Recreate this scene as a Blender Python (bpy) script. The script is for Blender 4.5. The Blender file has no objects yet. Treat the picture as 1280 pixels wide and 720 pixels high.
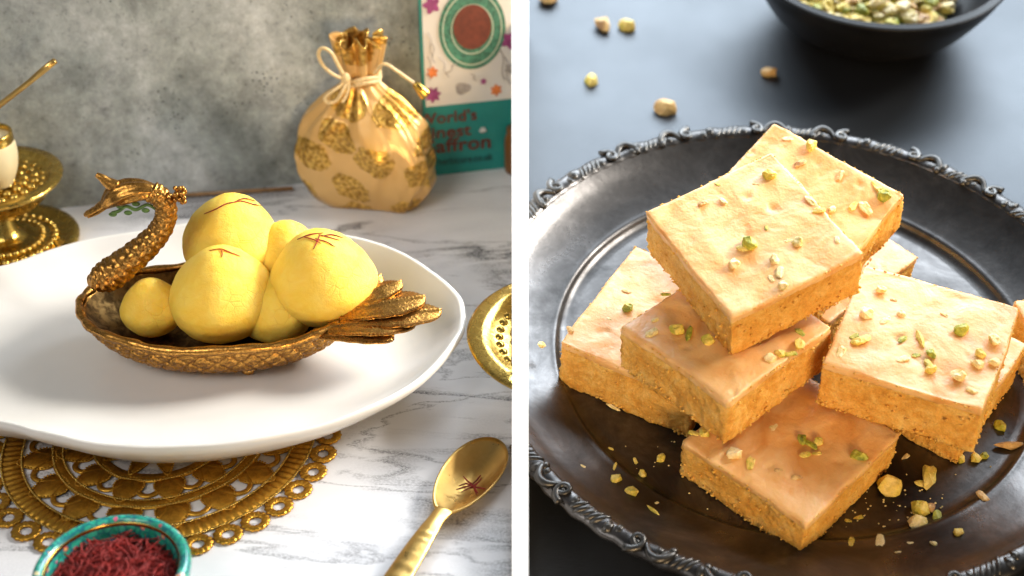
import bpy, bmesh, math, random
from mathutils import Vector, Matrix, noise
random.seed(7)
S = bpy.context.scene
COL = S.collection
# ------------------------------------------------------------------ camera
F = 1790.0                      # focal length in pixels of a 1280 wide picture
PITCH = math.radians(33.0)
CAM = Vector((0, 0, .33))
RT = Vector((1, 0, 0)); UP = Vector((0, math.sin(PITCH), math.cos(PITCH))); FW = Vector((0, math.cos(PITCH), -math.sin(PITCH)))
cd = bpy.data.cameras.new('camera'); cam = bpy.data.objects.new('camera', cd); COL.objects.link(cam)
cd.sensor_width = 36; cd.lens = 36 * F / 1280; cd.clip_start = .01; cd.clip_end = 50
cam.location = CAM; cam.rotation_euler = (math.pi / 2 - PITCH, 0, 0)
cd.dof.use_dof = True; cd.dof.focus_distance = .525; cd.dof.aperture_fstop = 8.5
S.camera = cam
# ------------------------------------------------------------------ world, lamps, exposure
w = bpy.data.worlds.new('World'); S.world = w; w.use_nodes = True
w.node_tree.nodes['Background'].inputs[0].default_value = (.95, .96, 1.0, 1)
w.node_tree.nodes['Background'].inputs[1].default_value = .125
def area(name, loc, target, sx, sy, power, col, spread=180):
    d = bpy.data.lights.new(name, 'AREA'); d.shape = 'RECTANGLE'; d.size = sx; d.size_y = sy; d.energy = power; d.color = col; d.spread = math.radians(spread)
    o = bpy.data.objects.new(name, d); COL.objects.link(o); o.location = loc
    o.rotation_euler = (Vector(target) - Vector(loc)).to_track_quat('-Z', 'Y').to_euler()
    return o
area('window_light_side', (.43, .585, .355), (-.13, .455, .01), .17, .17, .60, (1, .955, .88), 44)
area('window_light_back', (.26, 1.27, .70), (.13, .45, .0), 1.5, .52, 37, (.80, .90, 1))
area('room_fill_light', (-.36, .12, .50), (-.15, .55, .05), .30, .30, .34, (1, .97, .93), 70)
area('warm_front_light', (.30, -.28, .13), (.16, .42, .03), .40, .18, .46, (1, .70, .38), 45)
S.view_settings.view_transform = 'Standard'; S.view_settings.look = 'None'; S.view_settings.exposure = 0; S.view_settings.gamma = 1
S.view_settings.use_curve_mapping = False
S.render.engine = 'CYCLES'

# ------------------------------------------------------------------ geometry helpers
def ray(px, py): return RT * ((px - 640) / F) + UP * ((360 - py) / F) + FW
def L(px, py, z=0.0):                       # point at height z above the marble table
    r = ray(px, py); return CAM + r * ((z - CAM.z) / r.z)
def V(px, py, y0):                          # point on an upright plane across the table
    r = ray(px, py); return CAM + r * (y0 / r.y)
TILT = math.radians(11)
P0 = Vector((.11108713, .45357334, 0))      # origin of the dark board
RU = Vector((1, 0, 0)); RV = Vector((0, math.cos(TILT), math.sin(TILT))); RW = Vector((0, -math.sin(TILT), math.cos(TILT)))
RM = Matrix.Translation(P0) @ Matrix((RU, RV, RW)).transposed().to_4x4()
def onplane(px, py, o, n):
    r = ray(px, py); return CAM + r * ((o - CAM).dot(n) / r.dot(n))
def R(px, py, wz=0.0):                      # local point at height wz above the dark board
    return RM.inverted() @ onplane(px, py, P0 + RW * wz, RW)

MW = {}
def tag(o, label, cat, group=None):
    o['label'] = label; o['category'] = cat
    if group: o['group'] = group
    return o
def thing(name, label, cat, loc, group=None, M=None):
    o = bpy.data.objects.new(name, None); COL.objects.link(o); o.empty_display_size = .01
    m = M if M is not None else Matrix.Translation(Vector(loc))
    o.matrix_world = m; MW[o.name] = m.copy()
    return tag(o, label, cat, group)
def mk(name, vf, mat, parent=None, loc=None, M=None, smooth=True):
    """vf = (verts, faces) in world space, or in the space of M when M is given"""
    v, f = vf
    me = bpy.data.meshes.new(name)
    m = M if M is not None else Matrix.Translation(Vector(loc) if loc is not None else Vector((0, 0, 0)))
    if M is None and loc is not None:
        l = Vector(loc); v = [Vector(p) - l for p in v]
    me.from_pydata([tuple(p) for p in v], [], f); me.validate(); me.update()
    if smooth: me.polygons.foreach_set('use_smooth', [True] * len(me.polygons))
    me.materials.append(mat)
    return link(name, me, parent, m)
def link(name, me, parent, m):
    o = bpy.data.objects.new(name, me); COL.objects.link(o)
    if parent is not None:
        o.parent = parent; o.matrix_parent_inverse = Matrix.Identity(4)
        o.matrix_basis = MW[parent.name].inverted() @ m
    else:
        o.matrix_basis = m
    MW[o.name] = m.copy()
    return o
def struct(o): o['kind'] = 'structure'; return o
def join(*vfs):
    V_, F_ = [], []
    for v, f in vfs:
        n = len(V_); V_ += list(v); F_ += [tuple(i + n for i in q) for q in f]
    return V_, F_
def xf(vf, M): return [M @ Vector(p) for p in vf[0]], vf[1]
def lathe(prof, n=64, close=False, fn=None):
    """prof = [(r, z)], around Z; fn(angle, i, r, z) -> (r, z)"""
    v, f = [], []; m = len(prof)
    for k in range(n):
        a = 2 * math.pi * k / n
        for i, (r, z) in enumerate(prof):
            if fn: r, z = fn(a, i, r, z)
            v.append(Vector((r * math.cos(a), r * math.sin(a), z)))
    for k in range(n):
        k2 = (k + 1) % n
        for i in range(m if close else m - 1):
            j = (i + 1) % m
            f.append((k * m + i, k2 * m + i, k2 * m + j, k * m + j))
    return v, f
def cr(pts, n):
    """Catmull-Rom through tuples of floats, n points per span"""
    P = [tuple(p) for p in pts]; P = [tuple(2 * a - b for a, b in zip(P[0], P[1]))] + P + [tuple(2 * a - b for a, b in zip(P[-1], P[-2]))]
    out = []
    for i in range(1, len(P) - 2):
        for k in range(n):
            t = k / n; a, b, c, d = P[i - 1:i + 3]
            out.append(tuple(.5 * (2 * q + (r - p) * t + (2 * p - 5 * q + 4 * r - s) * t * t + (3 * q - p - 3 * r + s) * t ** 3) for p, q, r, s in zip(a, b, c, d)))
    out.append(P[-2]); return out
def tube(path, rad, n=8, cap=True, closed=False, fn=None, flat=1.0, upv=Vector((0, 1, 0))):
    pts = [Vector(p[:3]) for p in path]; m = len(pts)
    rr = rad if hasattr(rad, '__len__') else [rad] * m
    v, f = [], []; prev = None
    for i, p in enumerate(pts):
        if closed: t = pts[(i + 1) % m] - pts[i - 1]
        else: t = pts[min(i + 1, m - 1)] - pts[max(i - 1, 0)]
        t.normalize()
        if prev is None:
            u = upv - t * upv.dot(t)
            if u.length < 1e-3: u = Vector((1, 0, 0)) - t * t.x
        else: u = prev - t * prev.dot(t)
        u.normalize(); prev = u; b = t.cross(u)
        for k in range(n):
            a = 2 * math.pi * k / n; r = rr[i]
            if fn: r = fn(i / (m - 1), a, r)
            v.append(p + u * (math.cos(a) * r) + b * (math.sin(a) * r * flat))
    for i in range(m if closed else m - 1):
        i2 = (i + 1) % m
        for k in range(n):
            f.append((i * n + k, i * n + (k + 1) % n, i2 * n + (k + 1) % n, i2 * n + k))
    if cap and not closed:
        f.append(tuple(range(n - 1, -1, -1))); f.append(tuple((m - 1) * n + k for k in range(n)))
    return v, f
def ball(c, r, nu=16, nv=10, sc=(1, 1, 1), fn=None):
    v, f = [], []; c = Vector(c)
    for j in range(nv + 1):
        th = math.pi * j / nv
        for i in range(nu):
            a = 2 * math.pi * i / nu
            d = Vector((math.sin(th) * math.cos(a), math.sin(th) * math.sin(a), math.cos(th)))
            k = fn(d) if fn else 1
            v.append(c + Vector((d.x * sc[0], d.y * sc[1], d.z * sc[2])) * (r * k))
    for j in range(nv):
        for i in range(nu):
            f.append((j * nu + i, (j + 1) * nu + i, (j + 1) * nu + (i + 1) % nu, j * nu + (i + 1) % nu))
    return v, f
def box(a, b):
    x0, y0, z0 = a; x1, y1, z1 = b
    v = [Vector(p) for p in ((x0, y0, z0), (x1, y0, z0), (x1, y1, z0), (x0, y1, z0), (x0, y0, z1), (x1, y0, z1), (x1, y1, z1), (x0, y1, z1))]
    return v, [(0, 3, 2, 1), (4, 5, 6, 7), (0, 1, 5, 4), (1, 2, 6, 5), (2, 3, 7, 6), (3, 0, 4, 7)]
def prism(poly, z0, z1):
    n = len(poly); v = [Vector((p[0], p[1], z0)) for p in poly] + [Vector((p[0], p[1], z1)) for p in poly]
    f = [tuple(range(n - 1, -1, -1)), tuple(range(n, 2 * n))] + [(i, (i + 1) % n, n + (i + 1) % n, n + i) for i in range(n)]
    return v, f
def clip(vf, co, no):
    """keep what lies on the side the normal points away from; cap the cut"""
    bm = bmesh.new(); vs = [bm.verts.new(tuple(p)) for p in vf[0]]
    for q in vf[1]:
        try: bm.faces.new([vs[i] for i in q])
        except ValueError: pass
    bmesh.ops.bisect_plane(bm, geom=bm.verts[:] + bm.edges[:] + bm.faces[:], plane_co=co, plane_no=no, clear_outer=True, dist=1e-7)
    bm.verts.ensure_lookup_table(); bm.verts.index_update()
    out = [v.co.copy() for v in bm.verts], [tuple(v.index for v in f.verts) for f in bm.faces]
    bm.free(); return out
def clipL(vf): return clip(vf, Vector((.0001, 0, 0)), Vector((1, 0, 0)))
_rr = ray(660.4, 360); _rn = (_rr.cross(UP)).normalized()
if _rn.x > 0: _rn = -_rn
def clipR(vf): return clip(vf, CAM, _rn)     # world space
def fbm(p, s, o=4): return noise.fractal(Vector(p) * s, 1.0, 2.0, o)

# ------------------------------------------------------------------ material helpers
def mat(name):
    m = bpy.data.materials.new(name); m.use_nodes = True; nt = m.node_tree
    b = nt.nodes['Principled BSDF']; return m, nt, b
def N(nt, typ, **kw):
    n = nt.nodes.new(typ)
    for k, v in kw.items():
        if k in n.inputs: n.inputs[k].default_value = v
        else: setattr(n, k, v)
    return n
def coord(nt, scale=(1, 1, 1), rot=(0, 0, 0), kind='Object', loc=(0, 0, 0)):
    t = N(nt, 'ShaderNodeTexCoord'); mp = N(nt, 'ShaderNodeMapping')
    mp.inputs['Scale'].default_value = scale; mp.inputs['Rotation'].default_value = rot; mp.inputs['Location'].default_value = loc
    nt.links.new(t.outputs[kind], mp.inputs[0]); return mp.outputs[0]
def tex(nt, co, scale, detail=4, rough=.55, dist=0.0):
    n = N(nt, 'ShaderNodeTexNoise'); n.inputs['Scale'].default_value = scale; n.inputs['Detail'].default_value = detail
    n.inputs['Roughness'].default_value = rough; n.inputs['Distortion'].default_value = dist
    nt.links.new(co, n.inputs['Vector']); return n.outputs['Fac']
def vor(nt, co, scale, feat='F1', rand=1.0, out='Distance'):
    n = N(nt, 'ShaderNodeTexVoronoi'); n.feature = feat; n.inputs['Scale'].default_value = scale; n.inputs['Randomness'].default_value = rand
    nt.links.new(co, n.inputs['Vector']); return n.outputs[out]
def ramp(nt, fac, stops, interp='LINEAR'):
    n = N(nt, 'ShaderNodeValToRGB'); n.color_ramp.interpolation = interp; e = n.color_ramp.elements
    while len(e) < len(stops): e.new(.5)
    for i, (p, c) in enumerate(stops):
        e[i].position = p; e[i].color = (c, c, c, 1) if not hasattr(c, '__len__') else (*c[:3], 1)
    nt.links.new(fac, n.inputs[0]); return n.outputs[0]
def mix(nt, fac, a, b, mode='MIX'):
    n = N(nt, 'ShaderNodeMix'); n.data_type = 'RGBA'; n.blend_type = mode
    for s, val in ((0, fac), (6, a), (7, b)):
        if hasattr(val, 'is_output'): nt.links.new(val, n.inputs[s])
        elif s == 0: n.inputs[0].default_value = val
        else: n.inputs[s].default_value = (*val[:3], 1)
    return n.outputs[2]
def math_(nt, op, a, b=0.0, clampit=False):
    n = N(nt, 'ShaderNodeMath'); n.operation = op; n.use_clamp = clampit
    for i, val in enumerate((a, b)):
        if hasattr(val, 'is_output'): nt.links.new(val, n.inputs[i])
        else: n.inputs[i].default_value = val
    return n.outputs[0]
def bump(nt, b, h, strength, dist):
    n = N(nt, 'ShaderNodeBump'); n.inputs['Strength'].default_value = strength; n.inputs['Distance'].default_value = dist
    nt.links.new(h, n.inputs['Height']); nt.links.new(n.outputs[0], b.inputs['Normal'])
def setc(nt, b, key, val):
    if hasattr(val, 'is_output'): nt.links.new(val, b.inputs[key])
    elif hasattr(val, '__len__'): b.inputs[key].default_value = (*val[:3], 1)
    else: b.inputs[key].default_value = val
def simple(name, col, rough=.5, metal=0.0, nscale=None, var=.25, bumpd=0.0, coat=0.0):
    m, nt, b = mat(name); setc(nt, b, 'Roughness', rough); setc(nt, b, 'Metallic', metal); setc(nt, b, 'Coat Weight', coat)
    if nscale:
        co = coord(nt); t = tex(nt, co, nscale)
        setc(nt, b, 'Base Color', ramp(nt, t, [(.3, [c * (1 - var) for c in col]), (.7, [min(1, c * (1 + var)) for c in col])]))
        if bumpd: bump(nt, b, t, .6, bumpd)
    else: setc(nt, b, 'Base Color', col)
    return m

def m_marble():
    m, nt, b = mat('white_marble')
    co = coord(nt, (2.9, 10.5, 6), (0, 0, math.radians(-8)), loc=(.3, .2, 0))
    a = tex(nt, co, 1.5, 7, .58, .8)
    vein = ramp(nt, a, [(.0, 0), (.44, 0), (.495, 1), (.515, .12), (.60, 0)])
    a2 = tex(nt, coord(nt, (2.4, 10.5, 6), (0, 0, math.radians(-14)), loc=(3.1, .7, 0)), 1.9, 6, .55, .8)
    vein2 = ramp(nt, a2, [(.0, 0), (.485, 0), (.503, 1), (.512, 0), (1, 0)])
    cloud = ramp(nt, tex(nt, coord(nt, (5, 12, 6), loc=(7, 1, 0)), 1.6, 5, .6), [(.42, 0), (.70, 1)])
    spk = ramp(nt, tex(nt, coord(nt, (1, 1.3, 1)), 1000, 3, .75), [(.40, 0), (.58, 1)])
    gate = ramp(nt, tex(nt, coord(nt, (5, 8, 4), loc=(1, 4, 0)), 2.3, 3), [(.43, .08), (.58, 1)])
    v = math_(nt, 'MULTIPLY', math_(nt, 'MULTIPLY', vein, gate), math_(nt, 'ADD', math_(nt, 'MULTIPLY', spk, .85), .30))
    c = mix(nt, math_(nt, 'MULTIPLY', cloud, .65), (.80, .80, .82), (.55, .56, .60))
    c = mix(nt, math_(nt, 'MULTIPLY', v, 1.15, True), c, (.055, .055, .065))
    c = mix(nt, math_(nt, 'MULTIPLY', math_(nt, 'MULTIPLY', vein2, math_(nt, 'ADD', spk, .2)), .6, True), c, (.09, .09, .10))
    setc(nt, b, 'Base Color', c); setc(nt, b, 'Roughness', .30); setc(nt, b, 'Specular IOR Level', .4)
    return m
def m_concrete():
    m, nt, b = mat('grey_concrete')
    co = coord(nt, (1, 1, 1)); cs = coord(nt, (1, 1, .55))
    a = tex(nt, cs, 15, 8, .66, .5); f = tex(nt, co, 260, 6, .75); g = tex(nt, co, 75, 5, .7)
    c = ramp(nt, a, [(.31, (.16, .18, .168)), (.43, (.29, .315, .30)), (.54, (.43, .455, .445)), (.70, (.60, .62, .615))])
    c = mix(nt, .8, c, ramp(nt, g, [(.25, .5), (.5, 1.0), (.75, 1.4)]), 'MULTIPLY')
    c = mix(nt, .9, c, ramp(nt, f, [(.28, .38), (.42, .90), (.6, 1.08), (.75, 1.4)]), 'MULTIPLY')
    pits = ramp(nt, vor(nt, co, 420), [(.0, 1), (.18, .9), (.27, 0)])
    gate = ramp(nt, tex(nt, co, 45, 4), [(.53, 0), (.62, 1)])
    pg = math_(nt, 'MULTIPLY', pits, gate)
    c = mix(nt, math_(nt, 'MULTIPLY', pg, .8), c, (.05, .055, .05))
    setc(nt, b, 'Base Color', c); setc(nt, b, 'Roughness', .8)
    h = math_(nt, 'SUBTRACT', f, math_(nt, 'MULTIPLY', pg, .8)); bump(nt, b, h, .5, .001)
    return m
def m_gold(name, col, dark, rough=.26, sc=320, amt=.6, bd=.0004, v2=None):
    """worked yellow metal with dark tarnish left in its hollows"""
    m, nt, b = mat(name); co = coord(nt)
    a = tex(nt, co, sc, 4, .6, .4); g = tex(nt, co, sc * .22, 3)
    fac = ramp(nt, a, [(.40, amt), (.56, 0)])
    c = mix(nt, fac, mix(nt, g, col, [k * .78 for k in col]), dark)
    setc(nt, b, 'Base Color', c); setc(nt, b, 'Metallic', 1.0)
    setc(nt, b, 'Roughness', ramp(nt, a, [(.3, rough + .22), (.7, rough)]))
    bump(nt, b, a, .8, bd)
    return m
def m_brocade():
    m, nt, b = mat('gold_brocade'); oc = coord(nt)
    sx = N(nt, 'ShaderNodeSeparateXYZ'); cx = N(nt, 'ShaderNodeCombineXYZ'); nt.links.new(oc, sx.inputs[0])
    nt.links.new(sx.outputs[0], cx.inputs[0]); nt.links.new(sx.outputs[2], cx.inputs[1])
    mp0 = N(nt, 'ShaderNodeMapping'); mp0.inputs['Rotation'].default_value = (0, 0, math.radians(24)); mp0.inputs['Location'].default_value = (.006, .004, 0); nt.links.new(cx.outputs[0], mp0.inputs[0]); co = mp0.outputs[0]
    n1 = N(nt, 'ShaderNodeTexNoise'); n1.inputs['Scale'].default_value = 130; nt.links.new(co, n1.inputs['Vector'])
    wv = N(nt, 'ShaderNodeVectorMath'); wv.operation = 'MULTIPLY_ADD'; nt.links.new(n1.outputs['Color'], wv.inputs[0]); wv.inputs[1].default_value = (.007, .007, 0); nt.links.new(co, wv.inputs[2])
    mp = N(nt, 'ShaderNodeMapping'); mp.inputs['Scale'].default_value = (.8, 1.12, 1); nt.links.new(wv.outputs[0], mp.inputs[0])
    vo = N(nt, 'ShaderNodeTexVoronoi'); vo.voronoi_dimensions = '2D'; vo.inputs['Scale'].default_value = 52; vo.inputs['Randomness'].default_value = .5; nt.links.new(mp.outputs[0], vo.inputs['Vector'])
    d = vo.outputs['Distance']
    mask = ramp(nt, d, [(.0, 1), (.37, 1), (.41, 0)])
    swirl = N(nt, 'ShaderNodeTexWave'); swirl.wave_type = 'RINGS'; swirl.inputs['Scale'].default_value = 150; swirl.inputs['Distortion'].default_value = 9; swirl.inputs['Detail'].default_value = 2; swirl.inputs['Detail Scale'].default_value = 3
    nt.links.new(co, swirl.inputs['Vector'])
    motif = math_(nt, 'MULTIPLY', mask, ramp(nt, swirl.outputs['Fac'], [(.10, .65), (.5, 1)]))
    weave = tex(nt, oc, 1500, 2)
    gold = mix(nt, ramp(nt, tex(nt, co, 520, 3), [(.40, 0), (.62, 1)]), (.36, .17, .022), (.80, .50, .11))
    c = mix(nt, motif, (.69, .42, .15), gold)
    setc(nt, b, 'Base Color', c); setc(nt, b, 'Metallic', math_(nt, 'ADD', math_(nt, 'MULTIPLY', motif, .6), .22)); setc(nt, b, 'Roughness', .28)
    h = math_(nt, 'ADD', math_(nt, 'MULTIPLY', weave, .4), math_(nt, 'MULTIPLY', motif, .6)); bump(nt, b, h, .45, .0005)
    return m
def m_sweet():
    m, nt, b = mat('yellow_milk_sweet'); co = coord(nt)
    a = tex(nt, co, 95, 5, .65, .5); f = tex(nt, co, 750, 4, .7)
    c = ramp(nt, a, [(.30, (.87, .56, .060)), (.55, (.91, .645, .110)), (.8, (.94, .72, .18))])
    crack = ramp(nt, vor(nt, coord(nt, (1, 1, 1.2)), 210, 'DISTANCE_TO_EDGE'), [(.0, 1), (.05, 0)])
    cg = math_(nt, 'MULTIPLY', crack, ramp(nt, tex(nt, co, 60, 2), [(.5, 0), (.65, .5)]))
    c = mix(nt, math_(nt, 'MULTIPLY', cg, .5), c, (.66, .34, .02))
    setc(nt, b, 'Base Color', c); setc(nt, b, 'Roughness', .60); setc(nt, b, 'Specular IOR Level', .22)
    setc(nt, b, 'Subsurface Weight', .45); b.inputs['Subsurface Radius'].default_value = (1, .55, .12); setc(nt, b, 'Subsurface Scale', .006)
    h = math_(nt, 'SUBTRACT', math_(nt, 'ADD', f, math_(nt, 'MULTIPLY', a, 1.5)), cg); bump(nt, b, h, .55, .0006)
    return m
def m_glaze():
    m, nt, b = mat('fudge_glaze'); co = coord(nt)
    a = tex(nt, co, 70, 4, .5, .5); f = tex(nt, co, 480, 4, .65)
    c = ramp(nt, a, [(.30, (.66, .29, .060)), (.47, (.76, .40, .125)), (.60, (.81, .48, .185)), (.75, (.86, .56, .26))])
    setc(nt, b, 'Base Color', c); setc(nt, b, 'Roughness', ramp(nt, f, [(.3, .42), (.7, .58)])); setc(nt, b, 'Specular IOR Level', .85)
    setc(nt, b, 'Subsurface Weight', .3); b.inputs['Subsurface Radius'].default_value = (1, .5, .15); setc(nt, b, 'Subsurface Scale', .004)
    bump(nt, b, math_(nt, 'ADD', a, math_(nt, 'MULTIPLY', f, .25)), .55, .0018)
    return m
def m_fudge():
    m, nt, b = mat('fudge_crumb'); co = coord(nt)
    a = tex(nt, co, 150, 6, .7, .4); f = tex(nt, co, 1300, 4, .75)
    c = ramp(nt, a, [(.28, (.60, .25, .030)), (.5, (.76, .40, .080)), (.72, (.87, .57, .18))])
    c = mix(nt, .5, c, ramp(nt, f, [(.3, .6), (.6, 1.15)]), 'MULTIPLY')
    setc(nt, b, 'Base Color', c); setc(nt, b, 'Roughness', .62); setc(nt, b, 'Specular IOR Level', .3)
    setc(nt, b, 'Subsurface Weight', .25); b.inputs['Subsurface Radius'].default_value = (1, .5, .12); setc(nt, b, 'Subsurface Scale', .003)
    pit = ramp(nt, vor(nt, co, 520), [(.0, 0), (.28, 1)]); bump(nt, b, math_(nt, 'ADD', math_(nt, 'ADD', f, math_(nt, 'MULTIPLY', a, .8)), math_(nt, 'MULTIPLY', pit, .35)), .6, .0007)
    return m
def m_slate():
    m, nt, b = mat('black_board'); co = coord(nt, (1, 6, 1))
    f = tex(nt, co, 260, 5, .65); a = tex(nt, coord(nt), 9, 4)
    setc(nt, b, 'Base Color', ramp(nt, f, [(.3, (.002, .002, .003)), (.8, (.010, .010, .012))]))
    setc(nt, b, 'Roughness', ramp(nt, a, [(.3, .46), (.7, .58)])); setc(nt, b, 'IOR', 1.80); setc(nt, b, 'Specular IOR Level', .5)
    b.inputs['Specular Tint'].default_value = (.84, .92, 1, 1)
    bump(nt, b, f, .3, .0004)
    return m
def m_pewter(name, base, rough):
    m, nt, b = mat(name); co = coord(nt)
    a = tex(nt, co, 30, 7, .68, .8); f = tex(nt, co, 420, 4, .7)
    setc(nt, b, 'Base Color', ramp(nt, a, [(.32, [k * .45 for k in base]), (.5, base), (.68, [k * 1.9 for k in base])])); setc(nt, b, 'Metallic', .9)
    setc(nt, b, 'Roughness', ramp(nt, math_(nt, 'ADD', math_(nt, 'MULTIPLY', a, .7), math_(nt, 'MULTIPLY', f, .3)), [(.3, rough + .14), (.7, rough)]))
    bump(nt, b, f, .18, .0003)
    return m
def m_tealbowl():
    m, nt, b = mat('painted_teal'); co = coord(nt)
    big = vor(nt, co, 250, rand=.9); cell = vor(nt, co, 250, rand=.9, out='Color')
    pet = tex(nt, co, 700, 2, .5, 2.0)
    teal = ramp(nt, tex(nt, co, 240, 3, .6, 1), [(.3, (.01, .20, .13)), (.55, (.03, .38, .27)), (.75, (.10, .52, .42))])
    vine = ramp(nt, vor(nt, coord(nt, loc=(.3, .1, .2)), 330, 'DISTANCE_TO_EDGE'), [(.0, 1), (.05, 1), (.09, 0)])
    c = mix(nt, math_(nt, 'MULTIPLY', vine, .75), teal, (.012, .10, .16))
    fl = ramp(nt, math_(nt, 'ADD', big, math_(nt, 'MULTIPLY', pet, .22)), [(.0, 1), (.31, 1), (.35, 0)])
    sp = N(nt, 'ShaderNodeSeparateColor'); nt.links.new(cell, sp.inputs[0])
    fc = ramp(nt, sp.outputs[0], [(.0, (.62, .10, .22)), (.4, (.70, .62, .52)), (.7, (.60, .07, .10)), (.85, (.05, .12, .35))], 'CONSTANT')
    ctr = ramp(nt, big, [(.0, 1), (.10, 1), (.13, 0)])
    fc = mix(nt, ctr, fc, (.75, .60, .12))
    c = mix(nt, fl, c, fc)
    setc(nt, b, 'Base Color', c); setc(nt, b, 'Roughness', .22); setc(nt, b, 'Coat Weight', .4)
    return m
M_MARBLE = m_marble(); M_CONC = m_concrete()
M_BRASS = m_gold('antique_brass', (.64, .32, .072), (.10, .038, .009), .22, 800, .6, .00018)
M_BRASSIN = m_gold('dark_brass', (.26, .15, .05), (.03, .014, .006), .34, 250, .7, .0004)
M_GOLD = m_gold('bright_gold', (.74, .50, .12), (.22, .12, .02), .16, 260, .35, .0003)
M_FIL = m_gold('filigree_gold', (.70, .38, .055), (.26, .11, .012), .28, 420, .5, .0003)
M_SPOON = m_gold('brushed_gold', (.78, .50, .16), (.50, .29, .07), .24, 160, .3, .0001)
M_BROC = m_brocade(); M_SWEET = m_sweet(); M_GLAZE = m_glaze(); M_FUDGE = m_fudge(); M_SLATE = m_slate()
M_PEW = m_pewter('dark_pewter', (.072, .068, .066), .24); M_PEWR = m_pewter('worn_pewter', (.085, .082, .078), .30)
M_TEALB = m_tealbowl()
M_WHITE = simple('white_paint', (.93, .93, .93), .6)
M_PLATE = simple('white_stoneware', (.71, .695, .665), .27, 0, 30, .025, .0004, .15)
M_CORD = simple('cream_satin_cord', (.74, .55, .28), .4, 0, 900, .2, .0003)
M_GOLDBEAD = simple('gold_bead', (.60, .38, .08), .25, 1)
M_TEAL = simple('teal_card', (.012, .25, .22), .5, 0, 40, .15)
M_CARD = simple('white_card', (.76, .72, .66), .5, 0, 60, .04)
M_BROWN = simple('maroon_print', (.15, .028, .014), .5, 0, 400, .25)
M_DARKINK = simple('dark_teal_ink', (.012, .045, .05), .5)
M_GREENP = simple('printed_green', (.05, .20, .13), .45, 0, 700, .55)
M_LIGHTP = simple('printed_highlight', (.55, .62, .48), .45)
M_PINK = simple('printed_purple', (.33, .055, .20), .5, 0, 300, .35)
M_ORANGE = simple('printed_orange', (.72, .20, .045), .5, 0, 300, .3)
M_GREYINK = simple('printed_grey', (.40, .36, .33), .5, 0, 500, .3)
M_CREAM = simple('cream_milk', (.78, .66, .40), .35, 0, 30, .05, 0, .2)
M_AMBER = simple('amber_jar', (.20, .085, .025), .35)
M_SAFF = simple('saffron_red', (.24, .010, .006), .7, 0, 300, .6)
M_SAFFO = simple('saffron_orange', (.42, .09, .012), .45, 0, 300, .4)
M_PATINA = simple('green_patina', (.12, .22, .06), .5, .4, 400, .5)
M_WOOD = simple('brown_stick', (.35, .20, .09), .5, .3, 200, .3)
M_BLACK = simple('black_glaze', (.006, .006, .0065), .42, 0, 60, .3)
M_BLACK.node_tree.nodes['Principled BSDF'].inputs['Specular IOR Level'].default_value = .22
def m_nut(name, a, b_, c):
    m, nt, b = mat(name); oi = N(nt, 'ShaderNodeObjectInfo'); co = coord(nt)
    ad = N(nt, 'ShaderNodeVectorMath'); ad.operation = 'ADD'; nt.links.new(co, ad.inputs[0]); nt.links.new(oi.outputs['Location'], ad.inputs[1])
    mu = N(nt, 'ShaderNodeVectorMath'); mu.operation = 'MULTIPLY_ADD'; nt.links.new(oi.outputs['Location'], mu.inputs[0]); mu.inputs[1].default_value = (90, 90, 90); nt.links.new(co, mu.inputs[2])
    t = tex(nt, mu.outputs[0], .85, 3, .6); f = tex(nt, co, 5, 4, .65)
    setc(nt, b, 'Base Color', mix(nt, .45, ramp(nt, t, [(.34, a), (.5, b_), (.68, c)]), ramp(nt, f, [(.3, .6), (.65, 1.2)]), 'MULTIPLY')); setc(nt, b, 'Roughness', .5)
    setc(nt, b, 'Subsurface Weight', .15); b.inputs['Subsurface Radius'].default_value = (1, .8, .3); setc(nt, b, 'Subsurface Scale', .001)
    bump(nt, b, f, .5, .0006)
    return m
M_NUTC = m_nut('pistachio_cream', (.66, .52, .16), (.86, .68, .32), (.92, .78, .46))
M_NUTY = m_nut('pistachio_yellow', (.50, .44, .05), (.78, .58, .11), (.86, .66, .22))
M_NUTG = m_nut('pistachio_green', (.16, .19, .015), (.42, .42, .035), (.68, .56, .10))
M_NUTO = m_nut('pistachio_tan', (.40, .20, .08), (.66, .40, .13), (.80, .56, .24))

# ================================================================== LEFT SET: setting
struct(mk('marble_tabletop', box((-.9, .02, -.02), (.0001, .66, 0)), M_MARBLE, smooth=False))
WA = L(60, 262); WB = L(640, 203); wd = (WB - WA).normalized(); wn = Vector((wd.y, -wd.x, 0))
def wallpt(x): return WA + wd * ((x - WA.x) / wd.x)
a, b2 = wallpt(-.9), wallpt(.0001)
pv = [a, b2, b2 - wn * .02, a - wn * .02]
vf = [Vector((p.x, p.y, -.01)) for p in pv] + [Vector((p.x, p.y, .30)) for p in pv]
struct(mk('wall', (vf, [(0, 1, 5, 4), (1, 2, 6, 5), (2, 3, 7, 6), (3, 0, 4, 7), (4, 5, 6, 7), (3, 2, 1, 0)]), M_CONC, smooth=False))

# white divider strip between the two tables, its top face climbing gently to the back
tb = CAM + ray(640, 770) * .440; tt = CAM + ray(640, -60) * .70
k = 20.6 / F
def dv(q, d): return [Vector((0, q.y, q.z)), Vector((k * d, q.y, q.z))]
dep0, dep1 = .440, .70
v = dv(tb, dep0) + dv(tt, dep1) + [Vector((0, tt.y, -.05)), Vector((k * dep1, tt.y, -.05)), Vector((0, tb.y, -.05)), Vector((k * dep0, tb.y, -.05))]
tag(mk('divider_strip', (v, [(0, 1, 3, 2), (2, 3, 5, 4), (4, 5, 7, 6), (6, 7, 1, 0), (0, 2, 4, 6), (1, 7, 5, 3)]), M_WHITE, smooth=False),
    'plain white divider strip standing between the marble table and the black board', 'divider')

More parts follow.
